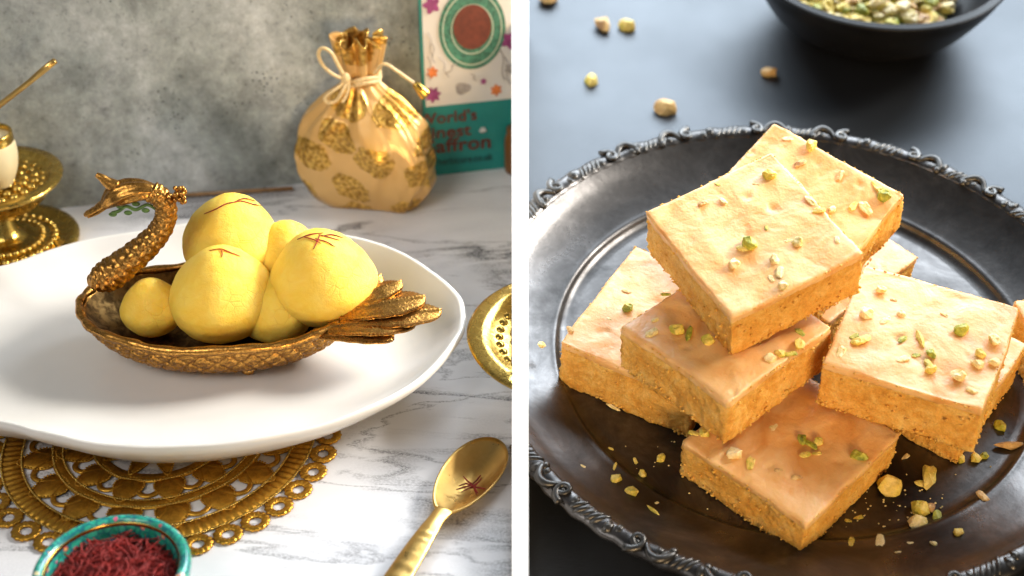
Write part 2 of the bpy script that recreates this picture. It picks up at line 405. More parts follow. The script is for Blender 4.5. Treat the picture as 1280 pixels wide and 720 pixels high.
# ================================================================== LEFT SET: things
# ---- doily
DC = Vector((-.1276, .4071, 0)); DR = .0610; ND = 37
t = thing('filigree_doily', 'round gold metal filigree doily with looped edge under the white plate', 'doily', DC)
DM = Matrix.Translation(DC) @ Matrix.Diagonal((1, 1, .5, 1))
def ring(r0, r1, z0, z1, n=180, fn=None):
    return lathe([(r0, z0), (r0, z1), ((r0 + r1) / 2, z1 + .0003), (r1, z1), (r1, z0)], n, True, fn)
def ribbed(a, i, r, z):
    if i == 2: z += .0005 * math.sin(a * 120)
    if i in (1, 3): z += .00025 * math.sin(a * 120)
    return r, z
mk('outer_band', ring(.0488, .0556, .0006, .0020, 960, ribbed), M_FIL, t, M=DM)
mk('middle_band', ring(.0340, .0386, .0006, .0020), M_FIL, t, M=DM)
mk('inner_band', ring(.0205, .0246, .0006, .0020), M_FIL, t, M=DM)
def bead_circle(r, n, s, z):
    out = []
    for i in range(n):
        a_ = 2 * math.pi * i / n; c = Vector((r * math.cos(a_), r * math.sin(a_), z))
        out.append(ball(c, s, 6, 4))
    return join(*out)
bd = mk('bead_row', join(bead_circle(.0487, 330, .00056, .0025), bead_circle(.0557, 370, .00056, .0025), bead_circle(.0379, 250, .00056, .0025), bead_circle(.0344, 230, .00056, .0025), bead_circle(.0241, 160, .00056, .0025)), M_GOLD, t, M=DM)
bd['kind'] = 'stuff'
# edge loops
pth = [(math.cos(2 * math.pi * i / 56) * .0034, math.sin(2 * math.pi * i / 56) * .0036, 0) for i in range(56)]
rad = [.00150 + .00020 * math.sin(i * 2 * math.pi / 56 * 14 + .5) for i in range(56)]
o0 = None
for i in range(ND):
    a_ = 2 * math.pi * i / ND + .02
    M = DM @ Matrix.Rotation(a_, 4, 'Z') @ Matrix.Translation((DR - .0004, 0, .0014))
    if o0 is None: o0 = mk('edge_loop', tube(pth, rad, 8, closed=True, upv=Vector((0, 0, 1))), M_FIL, t, M=M); lm = o0.data
    else: link('edge_loop', lm, t, M)
# petals between the bands: solid drops, thin arches
def drop(l, wd_, zz, n=9):
    P = []
    for i in range(2 * n):
        q = i / (2 * n) * 2 * math.pi
        P.append((-math.cos(q) * l / 2, math.sin(q) * wd_ / 2 * (1 + .45 * math.cos(q))))
    v_, f_ = prism(P, .0006, zz)
    v_ += [Vector((0, 0, zz + .0006))]; m_ = len(P); f_.remove(tuple(range(m_, 2 * m_)))
    f_ += [(m_ + i, m_ + (i + 1) % m_, 2 * m_) for i in range(m_)]
    bt = [ball(Vector((x, y, zz + .0003)), .00050, 6, 4) for x, y in [((1 - s) * P[i][0] + s * P[(i + 1) % m_][0], (1 - s) * P[i][1] + s * P[(i + 1) % m_][1]) for i in range(m_) for s in (0, .5)]]
    return join((v_, f_), *bt)
def arch(r0, r1, da, n=14):
    P = []
    for i in range(n + 1):
        s = i / n * 2 - 1; r = r1 - (r1 - r0) * s * s
        P.append((r * math.cos(s * da), r * math.sin(s * da), .0013))
    return tube(P, .0011, 6, upv=Vector((0, 0, 1)))
for (r0, r1, n, dl, dw, off) in ((.0378, .0488, 16, .0138, .0110, .1), (.0240, .0345, 12, .0132, .0100, .05)):
    vfd = drop(dl, dw, .0019); vfa = arch(r0 + .0008, (r0 + r1) / 2 + .0026, math.pi / n * .82); md = ma = None
    for i in range(n):
        a_ = 2 * math.pi * (i + .5) / n + off; M = DM @ Matrix.Rotation(a_, 4, 'Z') @ Matrix.Translation(((r0 + r1) / 2, 0, 0))
        if md is None: md = mk('petal', vfd, M_FIL, t, M=M).data
        else: link('petal', md, t, M)
        M = DM @ Matrix.Rotation(a_ + math.pi / n, 4, 'Z')
        if ma is None: ma = mk('arch', vfa, M_FIL, t, M=M).data
        else: link('arch', ma, t, M)
M = DM; mk('centre_disc', lathe([(.0001, .0018), (.006, .0020), (.006, .0006)], 40), M_FIL, t, M=DM)
for i in range(10):
    M = DM @ Matrix.Rotation(i * math.pi / 5, 4, 'Z') @ Matrix.Translation((.0138, 0, 0))
    if i == 0: ms = mk('petal', drop(.0162, .0062, .0019), M_FIL, t, M=M).data
    else: link('petal', ms, t, M)

# ---- white oval plate (hand-made, uneven outline)
ZR, ZF = .0265, .0120
pl = [(580, 395), (574, 372), (552, 348), (520, 325), (478, 305), (430, 292), (370, 284), (300, 279), (240, 279), (180, 287), (110, 299), (50, 317), (0, 333)]
pf = [(576, 416), (556, 443), (520, 475), (470, 504), (400, 530), (320, 548), (240, 556), (170, 558), (100, 551), (45, 540), (0, 528)]
rim = [L(x, y, ZR) for x, y in pl]
fr = [L(x, y, ZR) for x, y in pf]
lf = [Vector((-.2215, .476, ZR)), Vector((-.238, .452, ZR)), Vector((-.239, .425, ZR)), Vector((-.2265, .399, ZR))]
loop = rim + lf + fr[::-1]
loop = [Vector(p) for p in cr([tuple(p) for p in loop] + [tuple(loop[0])], 6)[:-1]]
PC = Vector((-.126, .444, 0))
t0 = [Vector((p.x - PC.x, p.y - PC.y, 0)) for p in loop]
prof = [(0.02, ZF), (.3, ZF), (.55, ZF), (.72, ZF + .0004), (.82, ZF + .0022), (.90, ZF + .006), (.955, ZF + .0105), (.985, ZR - .0006), (.997, ZR + .0001), (1.006, ZR - .0007), (1.006, ZR - .0026), (.985, ZR - .0052), (.92, ZR - .0108), (.80, .0072), (.62, .0050), (.58, .0026), (.55, .0025), (.54, .0048), (.02, .0048)]
v, f = [], []; m_ = len(prof); n_ = len(t0)
for q in t0:
    ang = math.atan2(q.y, q.x); q = q * (1 + .007 * noise.noise(Vector((math.cos(ang) * 4, math.sin(ang) * 4, 2))))
    for s, z in prof:
        wob = .0007 * math.sin(3 * ang + 1) + .0006 * math.sin(5 * ang) + .0009 * noise.noise(Vector((q.x * s * 60, q.y * s * 60, 1)))
        v.append(PC + q * s + Vector((0, 0, z + (wob * max(0, s - .4) if z > .006 else 0))))
for i in range(n_):
    j = (i + 1) % n_
    for s in range(m_ - 1): f.append((i * m_ + s, i * m_ + s + 1, j * m_ + s + 1, j * m_ + s))
f.append(tuple(i * m_ for i in range(n_))); f.append(tuple(i * m_ + m_ - 1 for i in range(n_ - 1, -1, -1)))
tag(mk('oval_plate', (v, f), M_PLATE, loc=PC + Vector((0, 0, .0026))), 'large white oval hand-made plate with raised uneven rim carrying the brass swan', 'plate')

# ---- swan dish
SC = Vector((-.1105, .4475, ZF)); SA, SB = .0525, .0285; YAW = math.radians(-4)
SM = Matrix.Translation(SC) @ Matrix.Rotation(YAW, 4, 'Z')
t = thing('swan_dish', 'antique brass swan-shaped dish with curved neck and feather tail on the white plate', 'swan dish', SC, M=SM)
RZ = .0180
def hull_xy(a_, s):
    c_, s_ = math.cos(a_), math.sin(a_)
    e = .92
    x = SA * math.copysign(abs(c_) ** e, c_); y = SB * math.copysign(abs(s_) ** 1.0, s_) * (1 - .10 * c_)
    return x * s, y * s
v, f = [], []; n_ = 720
po = [(.0, .0012), (.40, .0012), (.44, .0), (.50, .0), (.56, .0012), (.68, .0026), (.77, .0045), (.84, .0068), (.895, .0095), (.935, .0122), (.965, .0146), (.985, .0166), (1.0, RZ), (.985, RZ + .0008), (.955, RZ - .0002), (.93, RZ - .0022), (.87, .0122), (.78, .0088), (.68, .0066), (.5, .0052), (.25, .0048), (0.0, .0047)]
po = po[:4] + cr(po[4:12], 4) + po[12:]
m_ = len(po)
for i in range(n_):
    a_ = 2 * math.pi * i / n_
    for q, (s, z) in enumerate(po):
        x, y = hull_xy(a_, s)
        d = 0
        if 6 <= q <= 29:
            u1 = (a_ * 18 / math.pi + q / 11) % 1; u2 = (a_ * 18 / math.pi - q / 11) % 1; gg = min(abs(u1 - .5), abs(u2 - .5)); cell = abs(math.sin(a_ * 48) * math.sin(q * .7))
            d = -.0013 * max(0, 1 - gg / .16) + .0005 * cell
        wave = .0010 * math.sin(a_ * 8) * max(0, (s - .8)) * 5
        k_ = 1 + d / .03
        v.append(Vector((x * k_, y * k_, z + wave * .5 + .0022 * (x / SA) ** 2 * s)))
for i in range(n_):
    j = (i + 1) % n_
    for s in range(m_ - 1): f.append((i * m_ + s, j * m_ + s, j * m_ + s + 1, i * m_ + s + 1))
mk('bowl', (v, f), M_BRASS, t, M=SM)
pts = []
for i in range(240):
    a_ = 2 * math.pi * i / 240; x, y = hull_xy(a_, .985)
    pts.append((x, y, RZ + .0004 + .0005 * math.sin(a_ * 8) + .0022 * (x / SA) ** 2))
mk('rim', tube(pts, [.0017 + .00022 * math.sin(i * 2 * math.pi / 240 * 24) + .0002 * noise.noise(Vector((i * .31, 0, 0))) for i in range(240)], 10, closed=True, upv=Vector((0, 0, 1))), M_BRASS, t, M=SM)
for fx, fy in ((310, 463), (255, 461)):
    p = L(fx, fy, ZF + .0016); p.z = ZF + .0016; mk('foot', ball(p, .0019, 14, 9, (1.3, 1, .9)), M_BRASS, t)
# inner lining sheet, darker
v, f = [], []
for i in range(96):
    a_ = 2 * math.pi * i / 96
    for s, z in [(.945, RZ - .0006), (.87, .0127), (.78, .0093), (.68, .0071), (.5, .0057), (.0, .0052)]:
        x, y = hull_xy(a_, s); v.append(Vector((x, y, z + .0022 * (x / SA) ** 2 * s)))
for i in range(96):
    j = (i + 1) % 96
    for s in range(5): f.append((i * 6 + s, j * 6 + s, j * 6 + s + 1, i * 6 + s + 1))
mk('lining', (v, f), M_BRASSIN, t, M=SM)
# neck
YN = .4515
def vp(px, py, rpx, dy=0): p = V(px, py, YN + dy); return (p.x, p.y, p.z, rpx * (p - CAM).dot(FW) / F)
path = cr([vp(112, 352, 8), vp(122, 350, 15), vp(138, 343, 19), (vp(158, 328, 17.5)), vp(182, 308, 15.5), vp(200, 288, 13.5), vp(208, 266, 12.5), vp(202, 248, 12.5), vp(188, 239, 13)], 14)
def scales(s, a_, r):
    i = s * 24; k_ = a_ / (2 * math.pi) * 8
    row = math.floor(i); fx = i - row - .5; ky = (k_ + (.5 if row % 2 else 0)) % 1 - .5
    d = math.hypot(fx, ky) / .5
    return r * (1 + (.20 * math.sqrt(max(0, 1 - d * d)) - .06) * min(1, s * 6))
mk('neck', tube(path, [p[3] for p in path], 40, fn=scales), M_BRASS, t)
hp = cr([vp(192, 240, 11), vp(176, 238, 15.5), vp(158, 239, 18), vp(144, 244, 16.5), vp(132, 254, 9.5), vp(120, 262, 6.2), vp(110, 267, 5.2), vp(106, 269, 3)], 8)
def hair(s, a_, r): return r * (1 + (.10 * math.sin(a_ * 7 + s * 14) if s < .55 else .05 * math.sin(s * 60)))
hd = mk('head', tube(hp, [p[3] for p in hp], 32, fn=hair, flat=.8), M_BRASS, t)
ep = cr([vp(146, 234, 9), vp(136, 229, 7.5), vp(127, 222, 5), vp(120, 218, 3)], 6)
mk('crest', tube(ep, [p[3] for p in ep], 12), M_BRASS, hd)
for dy in (-.0032, .0036):
    e = vp(146, 241, 3.6, dy); c = Vector(e[:3])
    mk('eye', join(ball(c, e[3], 12, 8), tube([(c.x + .0017 * math.cos(q * .5), c.y, c.z + .0017 * math.sin(q * .5)) for q in range(13)], .0004, 6, closed=True)), M_BRASS, hd)
mo = cr([vp(134, 259, 1.6, -.0022), vp(122, 267, 1.4, -.0018), vp(110, 272, 1.2, -.001)], 6)
mk('beak_edge', tube(mo, [p[3] for p in mo], 8), M_BRASS, hd)
cl = []
for i in range(26):
    q = vp(226 + random.uniform(-8, 7), 243 + random.uniform(-9, 10), 3.1, random.uniform(-.002, .002)); cl.append(ball(q[:3], q[3], 8, 6))
q0 = cr([vp(212, 256, 4), vp(218, 250, 3.5), vp(224, 245, 3)], 4)
mk('neck_tassel', join(tube(q0, [p[3] for p in q0], 10), *cl), M_BRASS, t)
vn = cr([vp(196, 262, 2), vp(184, 256, 2.2), vp(170, 262, 2.4), vp(158, 258, 2.2), vp(148, 264, 2.4), vp(140, 266, 2)], 8)
lv = [ball(vp(x, y, 1)[:3], .0012, 10, 6, (1.3, .6, .8)) for x, y in ((182, 263), (170, 255), (160, 266), (150, 258), (141, 268))]
mk('vine', join(tube(vn, [p[3] for p in vn], 8), *lv), M_PATINA, t)
# tail feathers
def feather(root, tip, wid, lift, nb=22):
    root, tip = Vector(root), Vector(tip); ax = tip - root; l = ax.length; ax.normalize(); sd = Vector((0, 0, 1)).cross(ax).normalized(); nz = ax.cross(sd)
    v_, f_ = [], []; NS, NW = 70, 13
    for top in (1, 0):
        for i in range(NS + 1):
            s = i / NS; wv = wid * (.55 + .45 * math.sin(min(1, s * 1.5) * math.pi / 2)) * math.sqrt(max(0, 1 - max(0, (s - .60) / .40) ** 1.6)) * (1 + .03 * math.sin(s * 30))
            for k_ in range(NW):
                q = k_ / (NW - 1) * 2 - 1
                z = .0010 * (1 - q * q) + (.00020 * math.sin((s * nb - abs(q) * 2.2) * 2 * math.pi) * (1 - .3 * abs(q)) + .0008 * math.exp(-(q / .16) ** 2) if top else -.0007)
                z += lift * math.sin(s * math.pi) - .0
                v_.append(root + ax * (l * s) + sd * (q * wv) + nz * z)
    m2 = (NS + 1) * NW
    for i in range(NS):
        for k_ in range(NW - 1):
            f_.append((i * NW + k_, (i + 1) * NW + k_, (i + 1) * NW + k_ + 1, i * NW + k_ + 1)); f_.append((m2 + i * NW + k_, m2 + i * NW + k_ + 1, m2 + (i + 1) * NW + k_ + 1, m2 + (i + 1) * NW + k_))
        for k_ in (0, NW - 1): f_.append((i * NW + k_, (i + 1) * NW + k_, m2 + (i + 1) * NW + k_, m2 + i * NW + k_))
    return v_, f_
for (rx, ry, rz, tx, ty, tz, wd_) in ((392, 416, .031, 493, 423, .0300, .0050), (410, 410, .0325, 520, 405, .0325, .0068), (425, 400, .0335, 552, 390, .034, .0082), (430, 392, .035, 532, 373, .037, .0082), (425, 385, .036, 503, 354, .039, .0062), (415, 380, .036, 478, 346, .039, .0060)):
    mk('tail_feather', feather(L(rx, ry, rz), L(tx, ty, tz), wd_, .0008), M_BRASS, t)

# ---- milk sweets and saffron
def sweet(px, py, z, rpx, sx, sz, seed, label):
    c = L(px, py, z); r = rpx * (c - CAM).dot(FW) / F
    def fn(d): return 1 + .040 * noise.noise(d * 1.3 + Vector((seed, 0, 0))) + .010 * noise.noise(d * 6 + Vector((0, seed, 0))) + .08 * max(0, d.z) ** 4 - .05 * max(0, -d.z) ** 2 + .012 * noise.noise(d * 3 + Vector((seed, seed, 0))) - .05 * max(0, d.z - .2) * (1 - max(0, d.z))
    v_, f_ = ball(c, r, 84, 52, (sx, sx, sz), fn); lean = .06 * math.sin(seed * 2.3)
    for p in v_:
        h = (p.z - c.z) / r; k_ = 1.03 - (.17 * max(0, h) ** 1.3) - .04 * max(0, -h)
        p.x = c.x + (p.x - c.x) * k_ + lean * r * max(0, h); p.y = c.y + (p.y - c.y) * k_; p.z += r * .06 * max(0, h)
    return tag(mk('milk_sweet', (v_, f_), M_SWEET, loc=c), label, 'sweet', 'yellow milk sweets in the swan dish'), c, r
SW = {}
for key, a_ in dict(front=(277, 370, .0355, 64, 1.0, .93, 1, 'big round yellow sweet at the front edge of the swan dish, saffron on its crown'),
                    right=(405, 350, .0395, 65, 1.0, .93, 2, 'big yellow sweet beside the tail feathers, several saffron strands on top'),
                    back=(289, 302, .0455, 58, 1.03, .97, 3, 'yellow sweet at the rear of the pile with a saffron strand along its top'),
                    small=(190, 386, .0292, 38, 1.0, .95, 4, 'small shaded yellow sweet beside the swan neck inside the dish'),
                    low=(345, 388, .0290, 45, 1.05, .9, 5, 'yellow sweet wedged low between the two big sweets at the dish rim'),
                    rear=(358, 320, .0400, 44, 1.0, .95, 6, 'yellow sweet mostly hidden behind the other sweets by the far rim')).items():
    SW[key] = sweet(*a_)
def strand(pts, r, m=M_SAFF):
    P = cr(pts, 5); n = len(P)
    return tube(P, [r * (.55 + .45 * math.sin((i + .6) / (n + .2) * math.pi)) * (1 + .25 * noise.noise(Vector((i * .7, r * 1e4, pts[0][0] * 900)))) for i in range(n)], 6)
def surf_strand(key, pxs, label, m=M_SAFF, rad=.00024):
    o, c, r = SW[key]; pts = []
    me = o.data
    inv = o.matrix_basis.inverted()
    for x, y in pxs:
        org = inv @ CAM; d = ray(x, y)
        ok, hit, nn, fi = o.ray_cast(org, d.normalized())
        if ok: pts.append(tuple(o.matrix_basis @ (hit + nn * .00035)))
    if len(pts) > 1:
        tag(mk('saffron_strand', strand(pts, rad), m, loc=pts[0]), label, 'saffron', 'saffron strands on the sweets')
bpy.context.view_layer.update()
for pxs in ([(256, 268), (270, 262), (284, 255), (296, 253)], [(286, 255), (300, 252), (316, 256), (326, 258)], [(296, 251), (306, 249), (318, 252)]):
    surf_strand('back', pxs, 'dark red saffron strand along the top of the rear sweet')
for pxs in ([(262, 314), (276, 312), (288, 316)], [(276, 312), (278, 318), (277, 322)], [(280, 314), (292, 318), (300, 321)]):
    surf_strand('front', pxs, 'thin saffron strand on the crown of the front sweet', M_SAFFO)
for pxs in ([(372, 300), (388, 294), (404, 292)], [(392, 312), (397, 302), (400, 294)], [(398, 294), (410, 297), (424, 301)], [(402, 296), (414, 294), (428, 298)], [(394, 299), (408, 303), (418, 309)], [(380, 297), (392, 300), (401, 305)]):
    surf_strand('right', pxs, 'red saffron strand on top of the sweet by the tail feathers')

# ---- drawstring pouch
BC = Vector((-.0675, .5868, 0))
t = thing('drawstring_pouch', 'gold brocade drawstring pouch with leaf motifs leaning against the concrete wall', 'pouch', BC)
def pouch_r(s):       # profile: height fraction -> (half width, half depth)
    P = cr([(0, .0245, .0125), (.04, .0262, .0145), (.16, .0292, .0168), (.33, .0305, .0175), (.50, .0296, .0170), (.66, .0262, .0150), (.80, .0195, .0118), (.91, .0110, .0084), (.97, .0074, .0068), (1, .0066, .0062)], 8)
    for i in range(len(P) - 1):
        if P[i][0] <= s <= P[i + 1][0] + 1e-9:
            q = (s - P[i][0]) / max(1e-9, P[i + 1][0] - P[i][0]); return P[i][1] + q * (P[i + 1][1] - P[i][1]), P[i][2] + q * (P[i + 1][2] - P[i][2])
    return P[-1][1:]
v, f = [], []; n_ = 160; m_ = 80; HN = .0610
for i in range(m_ + 1):
    s = i / m_; a0, b0 = pouch_r(s); z = HN * s
    for k_ in range(n_):
        q = 2 * math.pi * k_ / n_; c_, s_ = math.cos(q), math.sin(q)
        e = .62 if s < .4 else .62 + .38 * min(1, (s - .4) / .4)
        x = a0 * math.copysign(abs(c_) ** e, c_); y = b0 * math.copysign(abs(s_) ** e, s_)
        fold = (s ** 3) * .13 * math.sin(q * 13 + 1.5 * math.sin(q * 3)) + .05 * math.sin(q * 3 + s * 5 + 1) * (s * (1 - s) * 4) + .09 * noise.noise(Vector((c_ * 2, s_ * 2, s * 4))) + .05 * noise.noise(Vector((c_ * 5 + 3, s_ * 5, s * 7)))
        fold += .15 * max(0, 1 - abs(((q + 1.25 + s * .35) + math.pi) % (2 * math.pi) - math.pi) / .28) * s * (1 - s) * 2.2
        fold -= .12 * max(0, 1 - abs(((q + 1.75 + s * .2) + math.pi) % (2 * math.pi) - math.pi) / .35) * s * (1 - s) * 2
        rg = 1 - abs(noise.noise(Vector((c_ * 1.7 + s * 1.2, s_ * 1.7 + 5, s * 2.4)))) * 4
        fold += .06 * max(0, rg) * (s * (1 - s) * 4) ** .5
        k2 = 1 + fold
        sag = .0006 * math.sin(q * 2) * (1 - s)
        v.append(Vector((x * k2 + .003 * (1 - s) * .3, y * k2, max(.0003, z + sag * (s > .02)))))
for i in range(m_):
    for k_ in range(n_):
        f.append((i * n_ + k_, i * n_ + (k_ + 1) % n_, (i + 1) * n_ + (k_ + 1) % n_, (i + 1) * n_ + k_))
f.append(tuple(range(n_ - 1, -1, -1)))
PM = Matrix.Translation(BC) @ Matrix.Rotation(math.radians(-12), 4, 'Z')
mk('pouch_body', (v, f), M_BROC, t, M=PM)
v, f = [], []; m_ = 16
for i in range(m_ + 1):
    s = i / m_; rr = .0068 - .0008 * math.sin(min(1, s * 4) * math.pi) + .0020 * s
    for k_ in range(n_):
        q = 2 * math.pi * k_ / n_
        fl = (.10 + .22 * s) * math.sin(q * 9 + .8 * math.sin(2 * q))
        top = .0195 + .0016 * math.sin(q * 9 + 2) + .0010 * math.sin(q * 4)
        v.append(Vector((rr * (1 + fl) * math.cos(q) * 1.12, rr * (1 + fl) * math.sin(q) * .9, HN - .0002 + s * top)))
for i in range(m_):
    for k_ in range(n_): f.append((i * n_ + k_, i * n_ + (k_ + 1) % n_, (i + 1) * n_ + (k_ + 1) % n_, (i + 1) * n_ + k_))
rf = mk('gathered_top', (v, f), M_BROC, t, M=PM)
so = rf.modifiers.new('thick', 'SOLIDIFY'); so.thickness = .0006; so.offset = 0
for dz, rr in ((0, .00115), (.0019, .0010)):
    P = [(math.cos(q * math.pi / 20) * .0086, math.sin(q * math.pi / 20) * .0076, HN + .0002 + dz + .0006 * math.sin(q * .6)) for q in range(40)]
    mk('drawstring', tube(P, rr, 8, closed=True, upv=Vector((0, 0, 1))), M_CORD, t, M=PM)
YB = BC.y - .0105
def cpath(pp, n=7): return cr([tuple(V(x, y, YB + dy)) for x, y, dy in pp], n)
mk('bow_loop', tube(cpath([(432, 97, 0), (424, 84, -.001), (414, 66, -.002), (403, 60, -.002), (398, 68, -.002), (404, 82, -.002), (418, 94, -.002), (431, 99, 0)]), .00085, 8), M_CORD, t)
mk('bow_loop', tube(cpath([(432, 99, 0), (424, 108, -.002), (414, 115, -.003), (406, 122, -.003), (410, 128, -.003), (420, 126, -.003), (428, 114, -.003), (434, 101, 0)]), .00085, 8), M_CORD, t)
mk('bow_knot', ball(V(432, 98, YB - .0005), .0021, 14, 10, (1, .8, 1.3)), M_CORD, t)
mk('cord_end', tube(cpath([(433, 100, 0), (436, 108, -.001), (433, 118, -.002), (428, 128, -.003)]), .0008, 8), M_CORD, t)
mk('cord_end', tube(cpath([(468, 92, 0), (480, 80, -.001), (495, 88, -.001), (509, 98, -.001), (518, 104, -.001)]), .0008, 8), M_CORD, t)
q0, q1 = V(517, 103, YB - .001), V(533, 119, YB - .001)
mk('tassel_cap', tube([q0.lerp(q1, s) for s in (0, .15, .5, .9, 1)], [.0006, .0016, .0022, .0028, .0026], 14), M_GOLDBEAD, t)

# ---- saffron box with print
XA, XB = L(548, 219), L(640, 209)
bx = (XB - XA); bx.z = 0; bx.normalize(); bn = Vector((bx.y, -bx.x, 0))   # bn points to the camera side
lean = math.radians(2)
BMX = Matrix.Translation(XA - bx * .0075) @ Matrix((bx, -bn, Vector((0, 0, 1)))).transposed().to_4x4() @ Matrix.Rotation(lean * -1, 4, 'X')
t = thing('saffron_box', 'teal and white printed saffron carton standing behind the gold pouch', 'box', (0, 0, 0), M=BMX)
iB = BMX.inverted()
fo, fnrm = BMX @ Vector((0, 0, 0)), (BMX.to_3x3() @ Vector((0, -1, 0)))
def on_box(px, py, d=0): return iB @ onplane(px, py, fo + fnrm * d, fnrm)
def bclip(vf):      # clip in box space at the divider side
    co_ = iB @ Vector((.0001, 0, 0)); no_ = (iB.to_3x3() @ Vector((1, 0, 0))).normalized(); return clip(vf, co_, no_)
W_ = .0435; zs = on_box(590, 128).z
e0 = on_box(526, 60).x
mk('carton', bclip(box((e0, 0, 0), (e0 + W_ + .02, .0035, .112))), M_TEAL, t, M=BMX, smooth=False)
mk('white_panel', bclip(box((e0 + .0012, -.0002, zs), (e0 + W_ + .02, .001, .110))), M_CARD, t, M=BMX, smooth=False)
def disc(cx, cz, rx, rz, d, n=48, r0=0.0, wob=0.0, ph=0.0, pet=0):
    P = []
    for i in range(n):
        q = 2 * math.pi * i / n; k_ = 1 + (wob * math.sin(q * pet + ph) if pet else 0)
        P.append(Vector((cx + rx * k_ * math.cos(q), -d, cz + rz * k_ * math.sin(q))))
    if r0 <= 0: return P + [Vector((cx, -d, cz))], [((i + 1) % n, i, n) for i in range(n)]
    Q = [Vector((cx + (p.x - cx) * r0, -d, cz + (p.z - cz) * r0)) for p in P]
    return P + Q, [((i + 1) % n, i, n + i, n + (i + 1) % n) for i in range(n)]
c = on_box(590, 36); e = on_box(548, 36); u = on_box(590, 86)
rx, rz = c.x - e.x, c.z - u.z
pb = mk('printed_bowl', bclip(disc(c.x, c.z, rx, rz, .0006)), M_GREENP, t, M=BMX)
mk('printed_saffron', bclip(disc(c.x, c.z + rz * .06, rx * .57, rz * .55, .0010)), M_BROWN, pb, M=BMX)
mk('printed_shine', bclip(join(disc(c.x, c.z, rx * .90, rz * .90, .0008, 48, .96), disc(c.x, c.z, rx * .64, rz * .62, .0008, 48, .95))), M_LIGHTP, pb, M=BMX)
for (px, py, r, mm, pet) in ((539, 6, .0034, M_PINK, 5), (541, 118, .0032, M_PINK, 7), (637, 50, .0036, M_PINK, 5), (540, 90, .0024, M_ORANGE, 6), (620, 112, .0024, M_ORANGE, 6), (604, 100, .0022, M_CARD, 5), (604, 101, .0013, M_PINK, 5), (637, 85, .0022, M_GREYINK, 5)):
    c = on_box(px, py)
    mk('printed_flower', bclip(disc(c.x, c.z, r, r * 1.05, .0006 + .0002 * (r < .002), 40, 0, .22, px, pet)), mm, t, M=BMX)
for (px, py, r) in ((578, 110, .0036),):
    c = on_box(px, py); mk('printed_mound', bclip(disc(c.x, c.z, r, r * .8, .0006, 40, 0, .12, 1.2, 3)), M_GREYINK, t, M=BMX)
for px, py, dx, dy in ((534, 40, 8, 30), (538, 52, 6, 26), (548, 70, 14, 26), (556, 92, 16, -14), (630, 70, 8, 34), (624, 60, 8, 40), (534, 70, 5, 30), (588, 92, 8, 8)):
    P = [on_box(px + dx * s + 3 * math.sin(s * 6), py + dy * s) for s in (0, .2, .4, .6, .8, 1)]
    mk('printed_stem', bclip(tube([(p.x, -.0006, p.z) for p in P], .00022, 5)), M_GREYINK, t, M=BMX)
def letters(name, body, px0, px1, py, h, m, bold, d=.0006):
    cu = bpy.data.curves.new(name, 'FONT'); cu.body = body; cu.size = 1; cu.offset = bold; cu.space_character = 1.02 + bold
    o = bpy.data.objects.new(name, cu); COL.objects.link(o); bpy.context.view_layer.update()
    me = bpy.data.meshes.new_from_object(o.evaluated_get(bpy.context.evaluated_depsgraph_get()))
    bpy.data.objects.remove(o); bpy.data.curves.remove(cu)
    xs = [q.co.x for q in me.vertices]; x0, x1 = min(xs), max(xs)
    A, B = on_box(px0, py), on_box(px1, py)
    vs = [Vector((A.x + (q.co.x - x0) / (x1 - x0) * (B.x - A.x), -d, A.z + q.co.y * h)) for q in me.vertices]
    fs = [tuple(p.vertices) for p in me.polygons]; bpy.data.meshes.remove(me)
    return mk(name, bclip((vs, fs)), m, t, M=BMX, smooth=False)
letters('lettering', "World's", 522, 596, 156, .0078, M_BROWN, .022)
letters('lettering', 'Finest', 528, 589, 174, .0082, M_BROWN, .022)
letters('lettering', 'Saffron', 532, 613, 192, .0098, M_BROWN, .022)
letters('web_address', 'herbicure.co.uk', 548, 616, 206, .0050, M_DARKINK, .010)
c = on_box(603, 162)
for k_ in range(5):
    q = math.radians(90 + (k_ - 2) * 34)
    P = [(c.x + math.cos(q) * .0020 * s, -.0007, c.z - .001 + math.sin(q) * .0028 * s) for s in (0, .35, .7, 1)]
    mk('printed_crocus', tube(P, [.0003, .0006, .0005, .0001], 6, flat=1), M_CARD, t, M=BMX)
# sliver of an amber jar at the end of the carton
JC = L(645, 213); JC.z = 0
vf = lathe([(.0001, 0), (.0052, 0), (.0056, .002), (.0056, .017), (.0046, .020), (.0046, .023), (.0001, .023)], 32)
tag(mk('amber_jar', clipL(xf(vf, Matrix.Translation(JC))), M_AMBER, loc=JC), 'small brown jar edge standing beside the teal end of the carton', 'jar')

# ---- rod lying along the wall
P = [L(228, 244, .0016), L(300, 239.5, .0016), L(366, 235.5, .0016)]
tag(mk('thin_rod', tube(P, [.0009, .0010, .0010], 8), M_WOOD, loc=P[0]), 'thin golden brown rod lying on the marble along the wall beside the pouch', 'rod')

